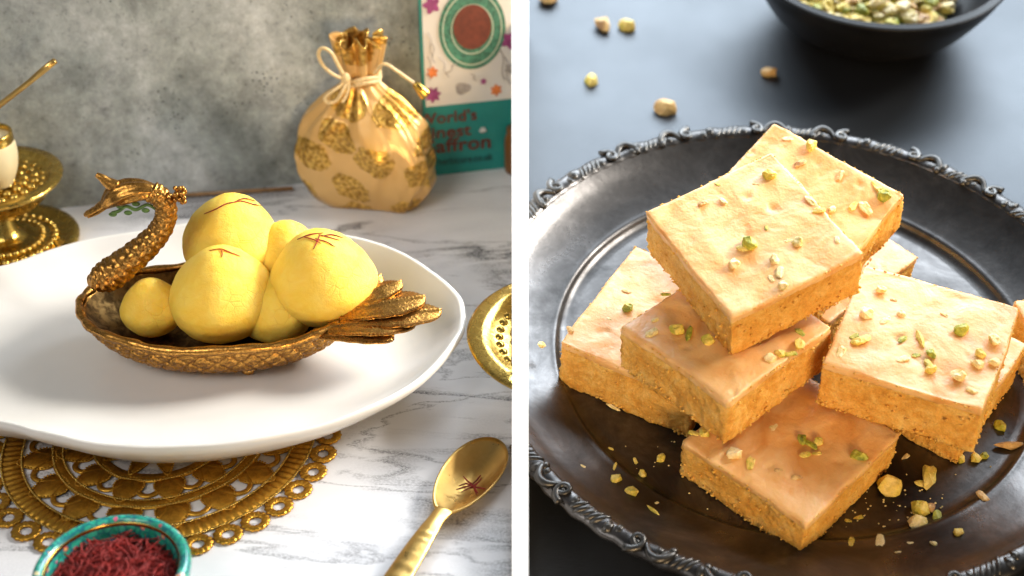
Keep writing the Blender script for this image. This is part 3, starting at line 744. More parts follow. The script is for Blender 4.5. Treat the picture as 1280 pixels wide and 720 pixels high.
# ---- brass stands
def stand(C0, R1, H1, R0, label, nb, fnclip=None):
    t = thing('pedestal_stand', label, 'stand', C0, 'gold pedestal stands')
    M = Matrix.Translation(C0); cl = fnclip or (lambda x: x)
    def boss(a_, i, r, z): return r, z
    base = [(.0001, .0012), (R0 * .30, .0050), (R0 * .55, .0042), (R0 * .80, .0026), (R0 * .86, .0040), (R0 * .97, .0042), (R0, .0030), (R0 * .98, .0), (.0001, 0)]
    mk('base', cl(xf(lathe(base, 96), M)), M_GOLD, t)
    st = [(R0 * .30, .0048), (R0 * .20, .0075), (R0 * .13, H1 * .45), (R0 * .22, H1 * .52), (R0 * .13, H1 * .60), (R0 * .20, H1 * .66), (R1 * .28, H1 * .70)]
    st = cr(st, 5); mk('stem', cl(xf(lathe(st, 48), M)), M_GOLD, t)
    ds = [(.0001, H1 * .90), (R1 * .35, H1 * .90), (R1 * .70, H1 * .90 + .0006), (R1 * .80, H1 - .0014), (R1 * .84, H1 + .0006), (R1 * .88, H1), (R1 * .97, H1 + .0004), (R1, H1 - .0003), (R1 * .99, H1 - .0014), (R1 * .86, H1 - .0035), (R1 * .74, H1 * .74), (R1 * .55, H1 * .60), (R1 * .30, H1 * .52)]
    d = mk('dish', cl(xf(lathe(ds, 128), M)), M_GOLD, t)
    bs = []
    for ringi, (rr, nn, sz) in enumerate(((.72, nb, .0019), (.58, int(nb * .8), .0021), (.42, int(nb * .6), .0022), (.25, int(nb * .36), .0021))):
        for i in range(nn):
            q = 2 * math.pi * (i + .5 * (ringi % 2)) / nn
            bs.append(ball(Vector((rr * R1 * math.cos(q), rr * R1 * math.sin(q), H1 * .90 + .0004)), sz, 10, 6, (1, 1, .75), lambda d_: 1 + .12 * math.sin(d_.x * 9) * math.sin(d_.y * 9)))
    e = mk('embossed_flowers', cl(xf(join(*bs), M)), M_GOLD, d); e['kind'] = 'stuff'
    fb = []
    for i in range(34):
        q = 2 * math.pi * i / 34; fb.append(ball(Vector((R0 * .66 * math.cos(q), R0 * .66 * math.sin(q), .0036)), .0019, 8, 5, (1, 1, .7)))
        q += .09; fb.append(ball(Vector((R0 * .50 * math.cos(q), R0 * .50 * math.sin(q), .0044)), .0016, 8, 5, (1, 1, .7)))
    e = mk('base_flowers', cl(xf(join(*fb), M)), M_GOLD, t); e['kind'] = 'stuff'
    return t
C1 = L(8, 300, .003); C1.z = 0
stand(C1, .0295, .0345, .0315, 'two-tiered gold pedestal stand with embossed dish beside the concrete wall', 26)
C2 = L(728, 415, .030); C2.z = 0
stand(C2, .0425, .030, .020, 'gold pedestal dish next to the tip of the white plate', 40, clipL)
# cup with a golden stick on the left stand
CC = Vector((C1.x - .0052, C1.y - .004, .0345 * .90 + .0022))
qx = V(14, 160, CC.y).x; CC.x = qx - .0098
t = thing('cream_cup', 'cream coloured cup with gold collar standing on the gold pedestal stand', 'cup', CC)
M = Matrix.Translation(CC)
mk('cup_body', lathe(cr([(.0001, .0), (.0045, .0), (.0058, .0012), (.0086, .0075), (.0098, .014), (.0097, .0185), (.0092, .0205)], 5), 48), M_CREAM, t, M=M)
mk('collar', lathe([(.0090, .0200), (.0094, .0205), (.0093, .0245), (.0088, .0250), (.0082, .0245), (.0082, .0200)], 48, True), M_GOLD, t, M=M)
mk('filling', lathe([(.0001, .0226), (.005, .0228), (.0083, .0222)], 32), M_CREAM, t, M=M)
P = [V(-14, 143, CC.y - .001), V(0, 131, CC.y), V(35, 104, CC.y), V(55, 87, CC.y), V(69, 76, CC.y)]
tag(mk('golden_pick', tube(P, [.0009, .0009, .0009, .0011, .0010], 10, flat=1.3), M_SPOON, loc=P[0]), 'slim golden pick slanting out of the cream cup', 'pick')

# ---- teal bowl with saffron
TC = L(139, 708, .021); TC.z = 0
rr = 98 * .425 / F
TR = (L(237, 705, .021) - L(42, 705, .021)).length / 2
t = thing('saffron_bowl', 'small teal bowl painted with flowers holding red saffron', 'bowl', TC)
M = Matrix.Translation(TC)
mk('bowl_shell', lathe(cr([(.0001, .003), (TR * .45, .0035), (TR * .68, .0080), (TR * .80, .0150), (TR * .84, .0195), (TR * .88, .0212), (TR * .95, .0215), (TR, .0200), (TR * .99, .0175), (TR * .90, .0100), (TR * .62, .0025), (TR * .5, .0008), (TR * .46, .0), (.0001, .0008)], 5), 96), M_TEALB, t, M=M)
mk('gold_edge', lathe([(TR * .835, .0194), (TR * .850, .0203), (TR * .862, .0207), (TR * .845, .0192)], 96, True), M_GOLDBEAD, t, M=M)
st = []
for i in range(900):
    q = random.uniform(0, 2 * math.pi); rad = TR * .78 * math.sqrt(random.random()); h = .0150 + .0022 * (1 - (rad / (TR * .8)) ** 2) + random.uniform(-.002, .0022)
    c = Vector((rad * math.cos(q), rad * math.sin(q), h)); d = random.uniform(0, 2 * math.pi); l = random.uniform(.005, .011); bend = random.uniform(-1, 1)
    pts = []
    for s in (-.5, -.2, .15, .5):
        p = c + Vector((math.cos(d + bend * s), math.sin(d + bend * s), random.uniform(-.12, .18))) * (l * s)
        rad2 = math.hypot(p.x, p.y)
        if rad2 > TR * .80: p.x *= TR * .80 / rad2; p.y *= TR * .80 / rad2
        pts.append(tuple(p))
    P = cr(pts, 2); st.append(tube(P, [.00018 + .00015 * (i_ / len(P)) for i_ in range(len(P))], 4))
o = mk('saffron_heap', xf(join(*st), M), M_SAFF, loc=TC); tag(o, 'heap of dark red saffron threads filling the teal bowl', 'saffron'); o['kind'] = 'stuff'
tag(mk('saffron_bed', xf(lathe([(.0001, .0150), (TR * .4, .0148), (TR * .74, .0128)], 40, fn=lambda a_, i, r, z: (r, z + .0006 * math.sin(a_ * 9 + i))), M), M_SAFF, loc=TC), 'deep red bed of saffron under the loose threads in the teal bowl', 'saffron')

# ---- spoon
A0, A1 = L(553, 646, .004), L(618, 553, .004)
ax = (A1 - A0); ax.z = 0; SL = ax.length; ax.normalize(); sd = Vector((-ax.y, ax.x, 0))
SPM = Matrix.Translation(Vector((A0.x, A0.y, 0))) @ Matrix((ax, sd, Vector((0, 0, 1)))).transposed().to_4x4()
t = thing('gold_spoon', 'gold spoon with saffron threads in its bowl lying on the marble', 'spoon', (0, 0, 0), M=SPM)
v, f = [], []; NS, NR = 56, 12; HWD = .0102
def egg(a_, s):
    x = SL / 2 + SL / 2 * math.cos(a_) * s * 1.02; k_ = 1 + .14 * math.cos(a_)
    return x, HWD * math.sin(a_) * s * k_
for lay, th in ((0, 0), (1, -.0009)):
    for i in range(NS):
        a_ = 2 * math.pi * i / NS
        for j in range(NR + 1):
            s = j / NR; x, y = egg(a_, s * (1 if lay == 0 else 1.012)); v.append(Vector((x, y, .0012 + .0046 * s ** 2.2 + th + .0008 * (1 - math.cos(a_)) * .5 * s)))
h = NS * (NR + 1)
for i in range(NS):
    j2 = (i + 1) % NS
    for j in range(NR):
        a_, b_, c_, d_ = i * (NR + 1) + j, j2 * (NR + 1) + j, j2 * (NR + 1) + j + 1, i * (NR + 1) + j + 1
        f.append((a_, b_, c_, d_)); f.append((h + a_, h + d_, h + c_, h + b_))
    f.append((i * (NR + 1) + NR, j2 * (NR + 1) + NR, h + j2 * (NR + 1) + NR, h + i * (NR + 1) + NR))
sb = mk('spoon_bowl', (v, f), M_SPOON, t, M=SPM)
hv = []
hp = cr([(.0015, .0058, .0034), (-.004, .0064, .0030), (-.010, .0066, .0034), (-.022, .0060, .0042), (-.040, .0046, .0048), (-.060, .0034, .0055), (-.085, .0028, .0062), (-.10, .0028, .0066)], 10)
v, f = [], []; nq = 16
for x, z, hw in hp:
    for k_ in range(nq):
        q = 2 * math.pi * k_ / nq
        hump = .0004 * math.sin(x * 2300) * max(0, math.sin(q)) if x < -.012 else 0
        v.append(Vector((x, hw * math.cos(q), z + (.0012 * math.sin(q) if abs(math.sin(q)) > .01 else 0) + hump * .6)))
for i in range(len(hp) - 1):
    for k_ in range(nq): f.append((i * nq + k_, i * nq + (k_ + 1) % nq, (i + 1) * nq + (k_ + 1) % nq, (i + 1) * nq + k_))
f.append(tuple(range(nq))); f.append(tuple((len(hp) - 1) * nq + k_ for k_ in range(nq)))
mk('handle', (v, f), M_SPOON, t, M=SPM)
zb = .0030
for pxs in ([(566, 622), (578, 618), (590, 614)], [(577, 600), (583, 607), (592, 615), (600, 628)], [(604, 598), (598, 606), (590, 614)], [(586, 620), (596, 618), (612, 621)], [(570, 616), (582, 612), (594, 616), (603, 606)], [(588, 612), (594, 620), (598, 631)], [(606, 602), (600, 610), (588, 618), (574, 626)]):
    pts = [tuple(L(588 + (x - 588) * .8, 606 + (y - 614) * .75, zb + .0003 + .00035 * i)) for i, (x, y) in enumerate(pxs)]
    tag(mk('saffron_strand', strand(pts, .00032), M_SAFF, loc=pts[0]), 'dark red saffron strand lying in the bowl of the gold spoon', 'saffron', 'saffron strands on the spoon')

# ================================================================== RIGHT SET
def rmk(name, vf, m, parent=None, smooth=True, cut=True):     # local board coordinates
    if cut:
        wv = clipR(xf(vf, RM)); vf = xf(wv, RM.inverted())
    return mk(name, vf, m, parent, M=RM, smooth=smooth)
struct(rmk('black_tabletop', box((-.3, -.40, -.02), (.75, .75, 0)), M_SLATE, smooth=False))
# ---- tray
TX, TY, TRR = -.002, .0025, .1225
t = thing('pewter_tray', 'round dark pewter tray with ornate scrolled rim holding the fudge', 'tray', (0, 0, 0), M=RM @ Matrix.Translation((TX, TY, 0)))
FLZ = .0050
tp = cr([(.0001, FLZ), (.04, FLZ), (.080, FLZ), (.0875, FLZ + .0001), (.0905, FLZ + .0012), (.0925, FLZ + .0030), (.0955, FLZ + .0036), (.1030, FLZ + .0058), (.1110, FLZ + .0092), (.1160, FLZ + .0122), (.1185, FLZ + .0136), (.1205, FLZ + .0136), (.1205, FLZ + .0120), (.112, FLZ + .0070), (.094, .0034), (.086, .0008), (.080, .0002), (.0001, .0004)], 6)
trm = Matrix.Translation((TX, TY, 0))
rmk('basin', xf(lathe(tp, 240), trm), M_PEW, t)
rmk('rim_band', xf(lathe([(.1186 + .0030 + .0042 * math.cos(q * math.pi / 6), FLZ + .0126 + .0020 * math.sin(q * math.pi / 6)) for q in range(12)], 360, True, lambda a_, i, r, z: (r + .0004 * math.sin(a_ * 66) * (i < 4 or i > 9), z + .0002 * math.sin(a_ * 110))), trm), M_PEW, t)
# ornaments: scrolls, slanted lobes and knobs in a repeating run
def scroll():
    P = []
    for i in range(26):
        s = i / 25; a_ = s * 2.05 * math.pi; r = .0042 * (1 - .62 * s); P.append((-.0036 + .0075 * s * .6 + r * math.sin(a_) * .9, r * math.cos(a_) * .62 + .0004, .0006 + .0006 * math.sin(s * 3)))
    a = tube(P, [.00105 - .0004 * (i / 25) for i in range(26)], 8, upv=Vector((0, 0, 1)))
    Q = cr([(.0010, -.0010, .0004), (.0040, .0018, .0010), (.0072, .0020, .0012), (.0098, -.0006, .0008), (.0092, -.0020, .0002)], 5)
    return join(a, tube(Q, [.0007 + .0005 * math.sin(i / 20 * math.pi) for i in range(21)], 8, upv=Vector((0, 0, 1))), ball((.0094, -.0016, .0003), .0014, 8, 6), ball((-.0010, .0002, .0002), .0012, 8, 6))
def lobe(): return ball((0, 0, 0), .0021, 10, 8, (.52, 1.25, .62))
def knob(): return ball((0, 0, 0), .0017, 10, 8, (1, 1, .8), lambda d: 1 + .1 * math.sin(d.x * 8))
shared = {}
def orn(kind, fn, ang, dr, dz, rot, sc, mirror=1):
    p = Vector((TX + (.1214 + dr) * math.cos(ang), TY + (.1214 + dr) * math.sin(ang), FLZ + .0136 + dz))
    wpt = RM @ p
    px = 640 + F * (wpt - CAM).dot(RT) / (wpt - CAM).dot(FW)
    if px < 650 or px > 1420: return
    M = RM @ Matrix.Translation(p) @ Matrix.Rotation(ang - math.pi / 2 + rot, 4, 'Z') @ Matrix.Diagonal((sc * mirror * 1.15, sc * 1.5, sc * 1.15, 1))
    if kind not in shared: shared[kind] = mk(kind, fn(), M_PEWR, t, M=M).data
    else: link(kind, shared[kind], t, M)
NU = 22
for u_ in range(NU):
    a0 = 2 * math.pi * u_ / NU + .09; st_ = 2 * math.pi / NU
    orn('rim_scroll', scroll, a0 + st_ * .16, 0, .0002, random.uniform(-.08, .08), 1.0, 1 if u_ % 2 else -1)
    for q in range(5): orn('rim_lobe', lobe, a0 + st_ * (.42 + q * .067), .0004 * math.sin(q), .0, -.55, 1 + .08 * math.sin(q * 2 + u_))
    orn('rim_knob', knob, a0 + st_ * .80, .0008, .0003, 0, 1.1)
    orn('rim_knob', knob, a0 + st_ * .36, -.0004, .0003, 0, .8)
    orn('rim_knob', knob, a0 + st_ * .90, -.0008, .0003, 0, .85)

# ---- fudge squares
def rot3(yaw, rx, ry): return (Matrix.Rotation(rx, 4, 'X') @ Matrix.Rotation(ry, 4, 'Y') @ Matrix.Rotation(yaw, 4, 'Z'))
def slab(sx, sy, z0, z1, nx, nz, seed, rough, topw, rnd):
    """grid box with uneven faces; rough = crumb size on the sides, topw = waviness of the top"""
    v, f, idx = [], [], {}
    def pt(i, j, k_):
        key = (i, j, k_)
        if key in idx: return idx[key]
        x = (i / nx - .5) * sx; y = (j / nx - .5) * sy; z = z0 + (z1 - z0) * k_ / nz
        hx, hy = sx / 2 - rnd, sy / 2 - rnd
        cx, cy = max(-hx, min(hx, x)), max(-hy, min(hy, y)); czl, czh = z0 + rnd, z1 - rnd
        cz = max(czl, min(czh, z)); d = Vector((x - cx, y - cy, z - cz))
        p = Vector((x, y, z))
        side = i in (0, nx) or j in (0, nx)
        if d.length > 1e-9: n = d.normalized(); p = Vector((cx, cy, cz)) + n * rnd
        else: n = Vector((0, 0, 1 if k_ == nz else -1))
        q = Vector((x, y, z)) + Vector((seed * 3.7, seed * 1.3, 0))
        low = noise.noise(q * 45) * .0011 + noise.noise(q * 130) * .0004 - .0016 * max(0, noise.noise(q * 95 + Vector((3, 1, 4))) - .35)
        hn = Vector((n.x, n.y, 0))
        if side:
            cr_ = rough * (noise.fractal(q * 800, .6, 2.1, 3) - 1.3 * max(0, noise.noise(q * 260) - .15) + (1.2 * noise.noise(q * 380) if k_ in (0, nz) else 0))
            p += hn * (low + cr_)
            if k_ == 0: p.z += rough * .8 * noise.noise(q * 300)
        elif k_ == nz: p.z += topw * (.8 * noise.noise(q * 60) + .4 * noise.noise(q * 150)) - (.0005 * max(0, noise.noise(q * 210 + Vector((9, 0, 0))) - .45) / .3 if rough < .0004 else 0)
        idx[key] = len(v); v.append(p); return idx[key]
    for i in range(nx):
        for j in range(nx):
            f.append((pt(i, j, nz), pt(i + 1, j, nz), pt(i + 1, j + 1, nz), pt(i, j + 1, nz)))
            f.append((pt(i, j, 0), pt(i, j + 1, 0), pt(i + 1, j + 1, 0), pt(i + 1, j, 0)))
    for i in range(nx):
        for k_ in range(nz):
            f.append((pt(i, 0, k_), pt(i + 1, 0, k_), pt(i + 1, 0, k_ + 1), pt(i, 0, k_ + 1)))
            f.append((pt(i + 1, nx, k_), pt(i, nx, k_), pt(i, nx, k_ + 1), pt(i + 1, nx, k_ + 1)))
            f.append((pt(0, i + 1, k_), pt(0, i, k_), pt(0, i, k_ + 1), pt(0, i + 1, k_ + 1)))
            f.append((pt(nx, i, k_), pt(nx, i + 1, k_), pt(nx, i + 1, k_ + 1), pt(nx, i, k_ + 1)))
    return v, f
BLK = {}
def fudge(key, u, v_, w_, yaw, rx, ry, sx, sy, th, label, glaze=.11):
    M = RM @ Matrix.Translation((u, v_, w_)) @ rot3(yaw, rx, ry)
    t = thing('fudge_square', label, 'fudge', (0, 0, 0), 'fudge squares piled on the tray', M=M)
    sd_ = len(BLK) + 1; g = th * (1 - glaze)
    mk('crumb_base', slab(sx, sy, .0001, g, 60, 20, sd_, .00060, .0002, .0004), M_FUDGE, t, M=M)
    mk('glaze', slab(sx * 1.004, sy * 1.004, g - .0010, th, 56, 5, sd_, .00026, .0008, .0006), M_GLAZE, t, M=M)
    rn_ = random.Random(sd_ * 11); gr = []
    for i in range(300):
        side = rn_.randrange(4); q = rn_.uniform(-.5, .5); zz = abs(rn_.gauss(0, .0016)) + .0004 if rn_.random() < .55 else rn_.uniform(.0005, g)
        off = rn_.uniform(-.0001, .0004)
        p = ((q * sx, -sy / 2 - off), (q * sx, sy / 2 + off), (-sx / 2 - off, q * sy), (sx / 2 + off, q * sy))[side]
        r_ = rn_.uniform(.00022, .00062) * (1 if rn_.random() < .85 else 1.5)
        gr.append(ball((p[0], p[1], max(zz, r_ * .6)), r_, 6, 4, (1, rn_.uniform(.6, 1), rn_.uniform(.6, 1)), lambda d: 1 + .35 * noise.noise(d * 2 + Vector((i, 0, 0)))))
    for i in range(70):
        side = rn_.randrange(4); q = rn_.uniform(-.5, .5)
        p = ((q * sx, -sy / 2), (q * sx, sy / 2), (-sx / 2, q * sy), (sx / 2, q * sy))[side]
        r_ = rn_.uniform(.00025, .0006); gr.append(ball((p[0], p[1], th - r_ * .8), r_, 6, 4, (1, rn_.uniform(.6, 1), .7)))
    o_ = mk('loose_crumbs', join(*gr), M_FUDGE, t, M=M); o_['kind'] = 'stuff'
    BLK[key] = (M, th); return t
fudge('C', -.0542, -.0017, FLZ, -.5334, 0, 0, .0545, .0615, .0222, 'fudge square lying on the tray next to the pewter rim, half under another square')
fudge('E', -.0128, -.0569, FLZ, .8049, 0, 0, .0556, .0525, .0185, 'caramel fudge square flat on the tray floor with a green pistachio lump near its edge')
c = R(1149, 316, .0275); fudge('B2', c.x - .0387, c.y + .0034, FLZ, .72, 0, 0, .055, .055, .0195, 'fudge square underneath the rear square, only its corner showing')
c = R(1166, 581, FLZ); fudge('H', c.x + .007, c.y + .033, FLZ, math.radians(52), 0, 0, .050, .042, .0215, 'small fudge piece hidden beneath the square strewn with many pistachio bits')
c = R(1241, 531, FLZ); fudge('G', c.x + .043, c.y + .022, FLZ, math.radians(8), 0, 0, .052, .050, .0222, 'fudge square peeping out behind the square strewn with many pistachio bits')
fudge('D', -.0342, -.0275, .0272, .7164, -.040, -.040, .0536, .0511, .0208, 'fudge square beneath the topmost one, pistachio chunks on its shaded top')
fudge('B', .0008, .0405, .0300, .850, .24, -.14, .0556, .060, .0222, 'fudge square at the far side of the pile behind the topmost one')
fudge('A', -.0241, -.0039, .0535, .4676, .1294, -.1203, .0531, .057, .0221, 'topmost fudge square tilted across two others, one dark green pistachio at its middle')
fudge('F', .0338, -.0326, .0280, -.4617, .0183, -.0656, .0553, .052, .0225, 'tilted fudge square strewn with many pistachio bits resting on lower squares')

# ---- chopped pistachios
def chunk(seed, sc, n=22):
    rnd = random.Random(seed); bm = bmesh.new()
    for i in range(n):
        d = Vector((rnd.gauss(0, 1), rnd.gauss(0, 1), rnd.gauss(0, 1))).normalized()
        bm.verts.new((d.x * sc[0] * rnd.uniform(.75, 1), d.y * sc[1] * rnd.uniform(.75, 1), d.z * sc[2] * rnd.uniform(.75, 1)))
    bmesh.ops.convex_hull(bm, input=bm.verts[:])
    bmesh.ops.delete(bm, geom=[q for q in bm.verts if not q.link_faces], context='VERTS')
    bmesh.ops.triangulate(bm, faces=bm.faces[:]); bmesh.ops.subdivide_edges(bm, edges=bm.edges[:], cuts=1)
    bmesh.ops.smooth_vert(bm, verts=bm.verts[:], factor=.35, use_axis_x=True, use_axis_y=True, use_axis_z=True)
    for q in bm.verts: q.co += Vector((noise.noise(q.co * 3), noise.noise(q.co * 3 + Vector((5, 0, 0))), noise.noise(q.co * 3 + Vector((0, 5, 0))))) * .12
    zmin = min(q.co.z for q in bm.verts); zmax = max(q.co.z for q in bm.verts)
    for q in bm.verts: q.co.z -= zmin + .18 * (zmax - zmin)
    me = bpy.data.meshes.new('pistachio_bit'); bm.to_mesh(me); bm.free()
    me.polygons.foreach_set('use_smooth', [False] * len(me.polygons)); return me
SHP = {'lump': [chunk(i, (1, .85, .62)) for i in range(5)], 'flake': [chunk(20 + i, (1.25, .75, .28)) for i in range(4)], 'stick': [chunk(40 + i, (1.5, .42, .4)) for i in range(3)]}
NM = {'c': M_NUTC, 'y': M_NUTY, 'g': M_NUTG, 'o': M_NUTO}
CN = {'c': 'pale', 'y': 'yellow', 'g': 'green', 'o': 'tan'}
MESH = {}
def bit(M_plane, hz, px, py, rpx, colr, shape, where, group):
    n = (M_plane.to_3x3() @ Vector((0, 0, 1))).normalized(); o = M_plane @ Vector((0, 0, hz))
    p = onplane(px, py + rpx * .3, o, n); r = 1.12 * rpx * (p - CAM).dot(FW) / F
    i = random.randrange(len(SHP[shape])); key = (shape, i, colr)
    if key not in MESH:
        me = SHP[shape][i].copy(); me.materials.clear(); me.materials.append(NM[colr]); MESH[key] = me
    M = Matrix.Translation(p) @ M_plane.to_3x3().to_4x4() @ Matrix.Rotation(random.uniform(0, 6.28), 4, 'Z') @ Matrix.Diagonal((r, r, r, 1))
    o_ = bpy.data.objects.new('pistachio_bit', MESH[key]); COL.objects.link(o_); o_.matrix_basis = M
    wd = 'large' if rpx >= 13 else 'small' if rpx >= 8 else 'tiny'; kd = {'lump': 'chunk', 'flake': 'flake', 'stick': 'sliver'}[shape]
    tag(o_, f'{wd} {CN[colr]} chopped pistachio {kd} {where}', 'pistachio', group)
ON = {'A': 'on the topmost tilted fudge square', 'B': 'on the fudge square at the far side of the pile', 'C': 'on the fudge square next to the pewter rim', 'D': 'on the shaded square beneath the topmost fudge', 'E': 'on the caramel square flat on the tray', 'F': 'on the fudge square strewn with many bits'}
BITS = {
'A': [(961, 218, 11, 'y', 'lump'), (935, 303, 13, 'g', 'lump'), (928, 309, 7, 'y', 'flake'), (967, 323, 9, 'c', 'lump'), (975, 338, 9, 'c', 'flake'), (978, 356, 8, 'c', 'lump'), (997, 301, 9, 'c', 'lump'), (1012, 249, 8, 'c', 'flake'), (1024, 262, 8, 'y', 'flake'), (917, 329, 9, 'c', 'lump'), (986, 300, 5, 'c', 'flake'), (904, 250, 6, 'c', 'flake'), (945, 230, 5, 'o', 'flake'), (964, 347, 5, 'c', 'flake'), (880, 252, 7, 'o', 'flake'), (1046, 299, 6, 'c', 'flake'), (958, 284, 4, 'g', 'flake'), (897, 230, 4, 'g', 'flake')],
'B': [(1014, 180, 10, 'y', 'lump'), (1001, 203, 8, 'o', 'flake'), (1104, 243, 11, 'g', 'lump'), (1097, 231, 9, 'y', 'flake'), (1050, 218, 8, 'o', 'flake'), (1082, 258, 10, 'c', 'flake'), (1066, 257, 7, 'y', 'flake'), (1040, 262, 7, 'c', 'lump'), (985, 172, 6, 'c', 'flake')],
'C': [(784, 384, 9, 'g', 'lump'), (783, 363, 6, 'o', 'flake'), (713, 411, 6, 'o', 'flake'), (760, 398, 5, 'c', 'flake')],
'D': [(847, 411, 12, 'y', 'lump'), (861, 416, 11, 'g', 'stick'), (884, 424, 10, 'y', 'lump'), (814, 414, 10, 'c', 'flake'), (819, 399, 5, 'c', 'flake'), (962, 447, 9, 'c', 'lump'), (975, 441, 8, 'y', 'lump'), (999, 430, 10, 'y', 'lump'), (988, 441, 8, 'g', 'flake'), (1000, 414, 7, 'g', 'flake'), (832, 367, 6, 'g', 'flake')],
'E': [(1002, 548, 9, 'g', 'lump'), (1013, 554, 9, 'g', 'flake'), (1022, 551, 8, 'y', 'lump'), (1006, 567, 7, 'y', 'flake'), (1021, 566, 6, 'y', 'flake'), (1072, 569, 12, 'g', 'lump'), (918, 565, 12, 'c', 'lump'), (938, 577, 9, 'y', 'flake'), (967, 533, 7, 'c', 'flake'), (996, 596, 7, 'o', 'flake'), (880, 540, 9, 'y', 'lump'), (867, 540, 7, 'y', 'flake'), (973, 587, 5, 'o', 'flake')],
'F': [(1082, 391, 11, 'c', 'lump'), (1107, 399, 8, 'c', 'flake'), (1127, 392, 7, 'c', 'lump'), (1101, 361, 8, 'c', 'lump'), (1076, 423, 12, 'y', 'flake'), (1068, 419, 6, 'g', 'flake'), (1128, 423, 7, 'g', 'flake'), (1150, 422, 11, 'y', 'stick'), (1201, 410, 12, 'g', 'lump'), (1163, 441, 9, 'g', 'lump'), (1161, 453, 8, 'y', 'flake'), (1163, 461, 9, 'y', 'lump'), (1129, 447, 8, 'c', 'flake'), (1145, 443, 5, 'g', 'flake'), (1224, 441, 9, 'y', 'lump'), (1222, 454, 9, 'c', 'lump'), (1197, 469, 11, 'c', 'lump'), (1243, 424, 10, 'c', 'lump'), (1051, 438, 9, 'c', 'flake'), (1214, 486, 7, 'c', 'flake'), (1243, 452, 8, 'c', 'lump'), (1180, 392, 5, 'c', 'flake'), (1117, 374, 4, 'o', 'flake')]}
for key, lst in BITS.items():
    M, th = BLK[key]
    for (x, y, r, c_, s_) in lst: bit(M, th - .0002, x, y, r, c_, s_, ON[key], 'pistachio bits ' + ON[key])
TRAYB = [(765, 507, 8, 'c', 'stick'), (809, 523, 5, 'c', 'stick'), (770, 597, 9, 'y', 'lump'), (790, 613, 10, 'y', 'lump'), (826, 572, 8, 'y', 'lump'), (802, 591, 7, 'y', 'lump'), (816, 637, 8, 'y', 'stick'), (768, 583, 6, 'y', 'stick'), (763, 560, 4, 'y', 'flake'), (794, 575, 5, 'y', 'flake'), (728, 582, 4, 'c', 'flake'), (1110, 606, 19, 'y', 'lump'), (1161, 593, 18, 'y', 'flake'), (1152, 603, 8, 'y', 'flake'), (1149, 635, 14, 'y', 'lump'), (1146, 653, 15, 'c', 'lump'), (1171, 646, 13, 'g', 'flake'), (1163, 634, 8, 'o', 'lump'), (1073, 646, 6, 'y', 'flake'), (1064, 676, 7, 'y', 'flake'), (1100, 675, 10, 'c', 'flake'), (1198, 664, 8, 'y', 'lump'), (1138, 678, 4, 'c', 'flake'), (1167, 679, 5, 'c', 'lump'), (1123, 690, 4, 'c', 'flake'), (1228, 618, 9, 'o', 'flake'), (1264, 555, 16, 'o', 'stick'), (1251, 531, 10, 'g', 'lump'), (1201, 573, 8, 'y', 'lump'), (1219, 572, 9, 'y', 'lump'), (1230, 569, 7, 'g', 'lump'), (1132, 570, 6, 'c', 'flake'), (1060, 650, 4, 'y', 'flake'), (820, 629, 4, 'c', 'flake')]
for (x, y, r, c_, s_) in TRAYB:
    p = R(x, y, FLZ); rad = math.hypot(p.x - TX, p.y - TY); hz = FLZ + (.003 + max(0, rad - .0925) * .36 if rad > .0905 else 0)
    bit(RM, hz, x, y, r, c_, s_, 'in the sparse scatter on the bare tray floor' if x < 900 else 'in the dense scatter on the tray beside the caramel square', 'pistachio bits loose on the tray')
bit(RM, FLZ + .0095, 677, 431, 6, 'c', 'lump', 'on the sloping tray edge', 'pistachio bits on the tray edge')
for (x, y, r, c_, s_) in [(753, 30, 15, 'o', 'lump'), (785, 31, 13, 'y', 'lump'), (740, 100, 12, 'y', 'lump'), (833, 133, 17, 'o', 'lump'), (961, 89, 12, 'o', 'lump'), (686, -3, 15, 'o', 'lump')]:
    bit(RM, .0, x, y, r, c_, s_, 'scattered on the black table behind the tray', 'pistachio bits on the black table')
# fine crumbs
cr_ = []
rn = random.Random(3)
for i in range(150):
    x, y = (rn.gauss(1120, 55), rn.gauss(640, 28)) if i % 3 else (rn.uniform(700, 900), rn.uniform(540, 660))
    p = R(x, y, FLZ); 
    if math.hypot(p.x - TX, p.y - TY) > .087: continue
    s = rn.uniform(.00018, .0005); cr_.append(ball((p.x, p.y, FLZ + s * .5), s, 5, 4, (1, rn.uniform(.5, 1), .7)))
o = rmk('nut_crumbs', join(*cr_), M_NUTC, cut=False); o['kind'] = 'stuff'; tag(o, 'fine pale nut crumbs dusted over the dark tray floor', 'crumbs')

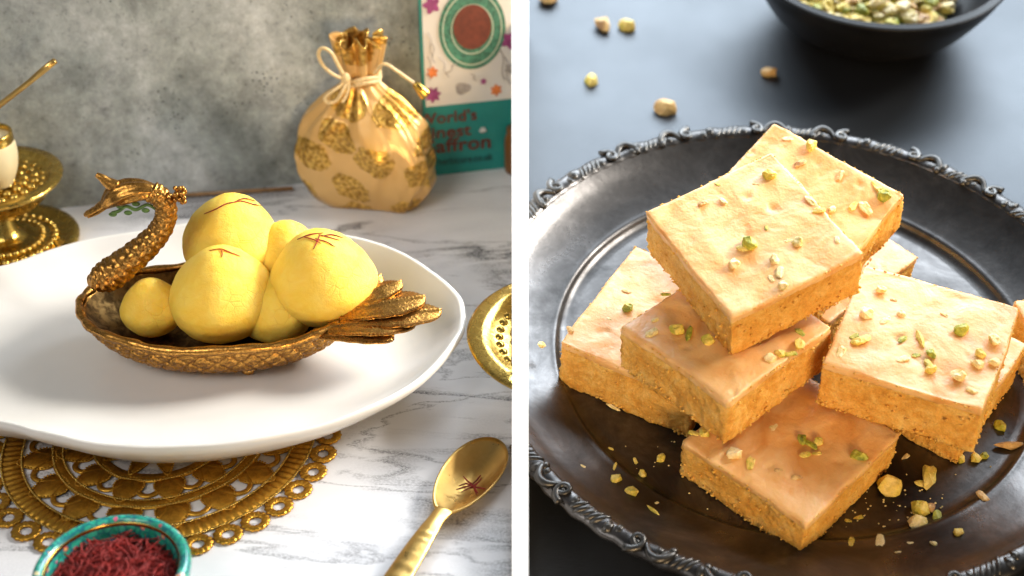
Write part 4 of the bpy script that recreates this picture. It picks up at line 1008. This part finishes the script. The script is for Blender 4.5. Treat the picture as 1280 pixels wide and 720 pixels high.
# ---- black bowl of pistachios
RH = .040
c = R(1098, -56, RH); e = R(1098 + 165, -56, RH); BR = e.x - c.x
BM = RM @ Matrix.Translation((c.x, c.y, 0))
t = thing('nut_bowl', 'black bowl of chopped pistachios on the black table beyond the tray', 'bowl', (0, 0, 0), M=BM)
mk('bowl_shell', lathe(cr([(.0001, .006), (BR * .40, .007), (BR * .70, .018), (BR * .86, .031), (BR * .925, RH - .0006), (BR * .96, RH), (BR, RH - .0008), (BR * .985, RH - .003), (BR * .92, .028), (BR * .74, .011), (BR * .52, .003), (BR * .46, .0), (BR * .40, .0), (BR * .38, .002), (.0001, .002)], 5), 96), M_BLACK, t, M=BM)
bed = lathe([(.0001, .0235), (BR * .3, .0215), (BR * .52, .0160), (BR * .66, .0100)], 48, fn=lambda a_, i, r, z: (r, z + .0012 * math.sin(a_ * 7 + i * 2)))
o = mk('pistachio_heap', bed, M_NUTG, M=BM); o['kind'] = 'stuff'; tag(o, 'mound of chopped pistachio filling the black bowl', 'pistachio')
rn = random.Random(5); nb_ = 0
for i in range(330):
    q = rn.uniform(0, 2 * math.pi); rad = BR * .60 * math.sqrt(rn.random())
    if math.sin(q) * rad > BR * .15: continue
    s = rad / BR; h = .0292 - .0265 * s * s - .0010 - rn.choice((0, 0, .003))
    sh = rn.choice(('lump', 'lump', 'flake')); ii = rn.randrange(len(SHP[sh])); cc = rn.choice('ccyyyog'); key = (sh, ii, cc)
    if key not in MESH:
        me = SHP[sh][ii].copy(); me.materials.clear(); me.materials.append(NM[cc]); MESH[key] = me
    r = rn.uniform(.0035, .0058)
    o_ = bpy.data.objects.new('pistachio_bit', MESH[key]); COL.objects.link(o_)
    o_.matrix_basis = BM @ Matrix.Translation((rad * math.cos(q), rad * math.sin(q), h)) @ Matrix.Rotation(rn.uniform(0, 6), 4, 'Z') @ Matrix.Rotation(rn.uniform(-.5, .5), 4, 'X') @ Matrix.Diagonal((r, r, r, 1))
    tag(o_, f'{CN[cc]} pistachio piece heaped in the black bowl', 'pistachio', 'pistachio pieces in the black bowl')
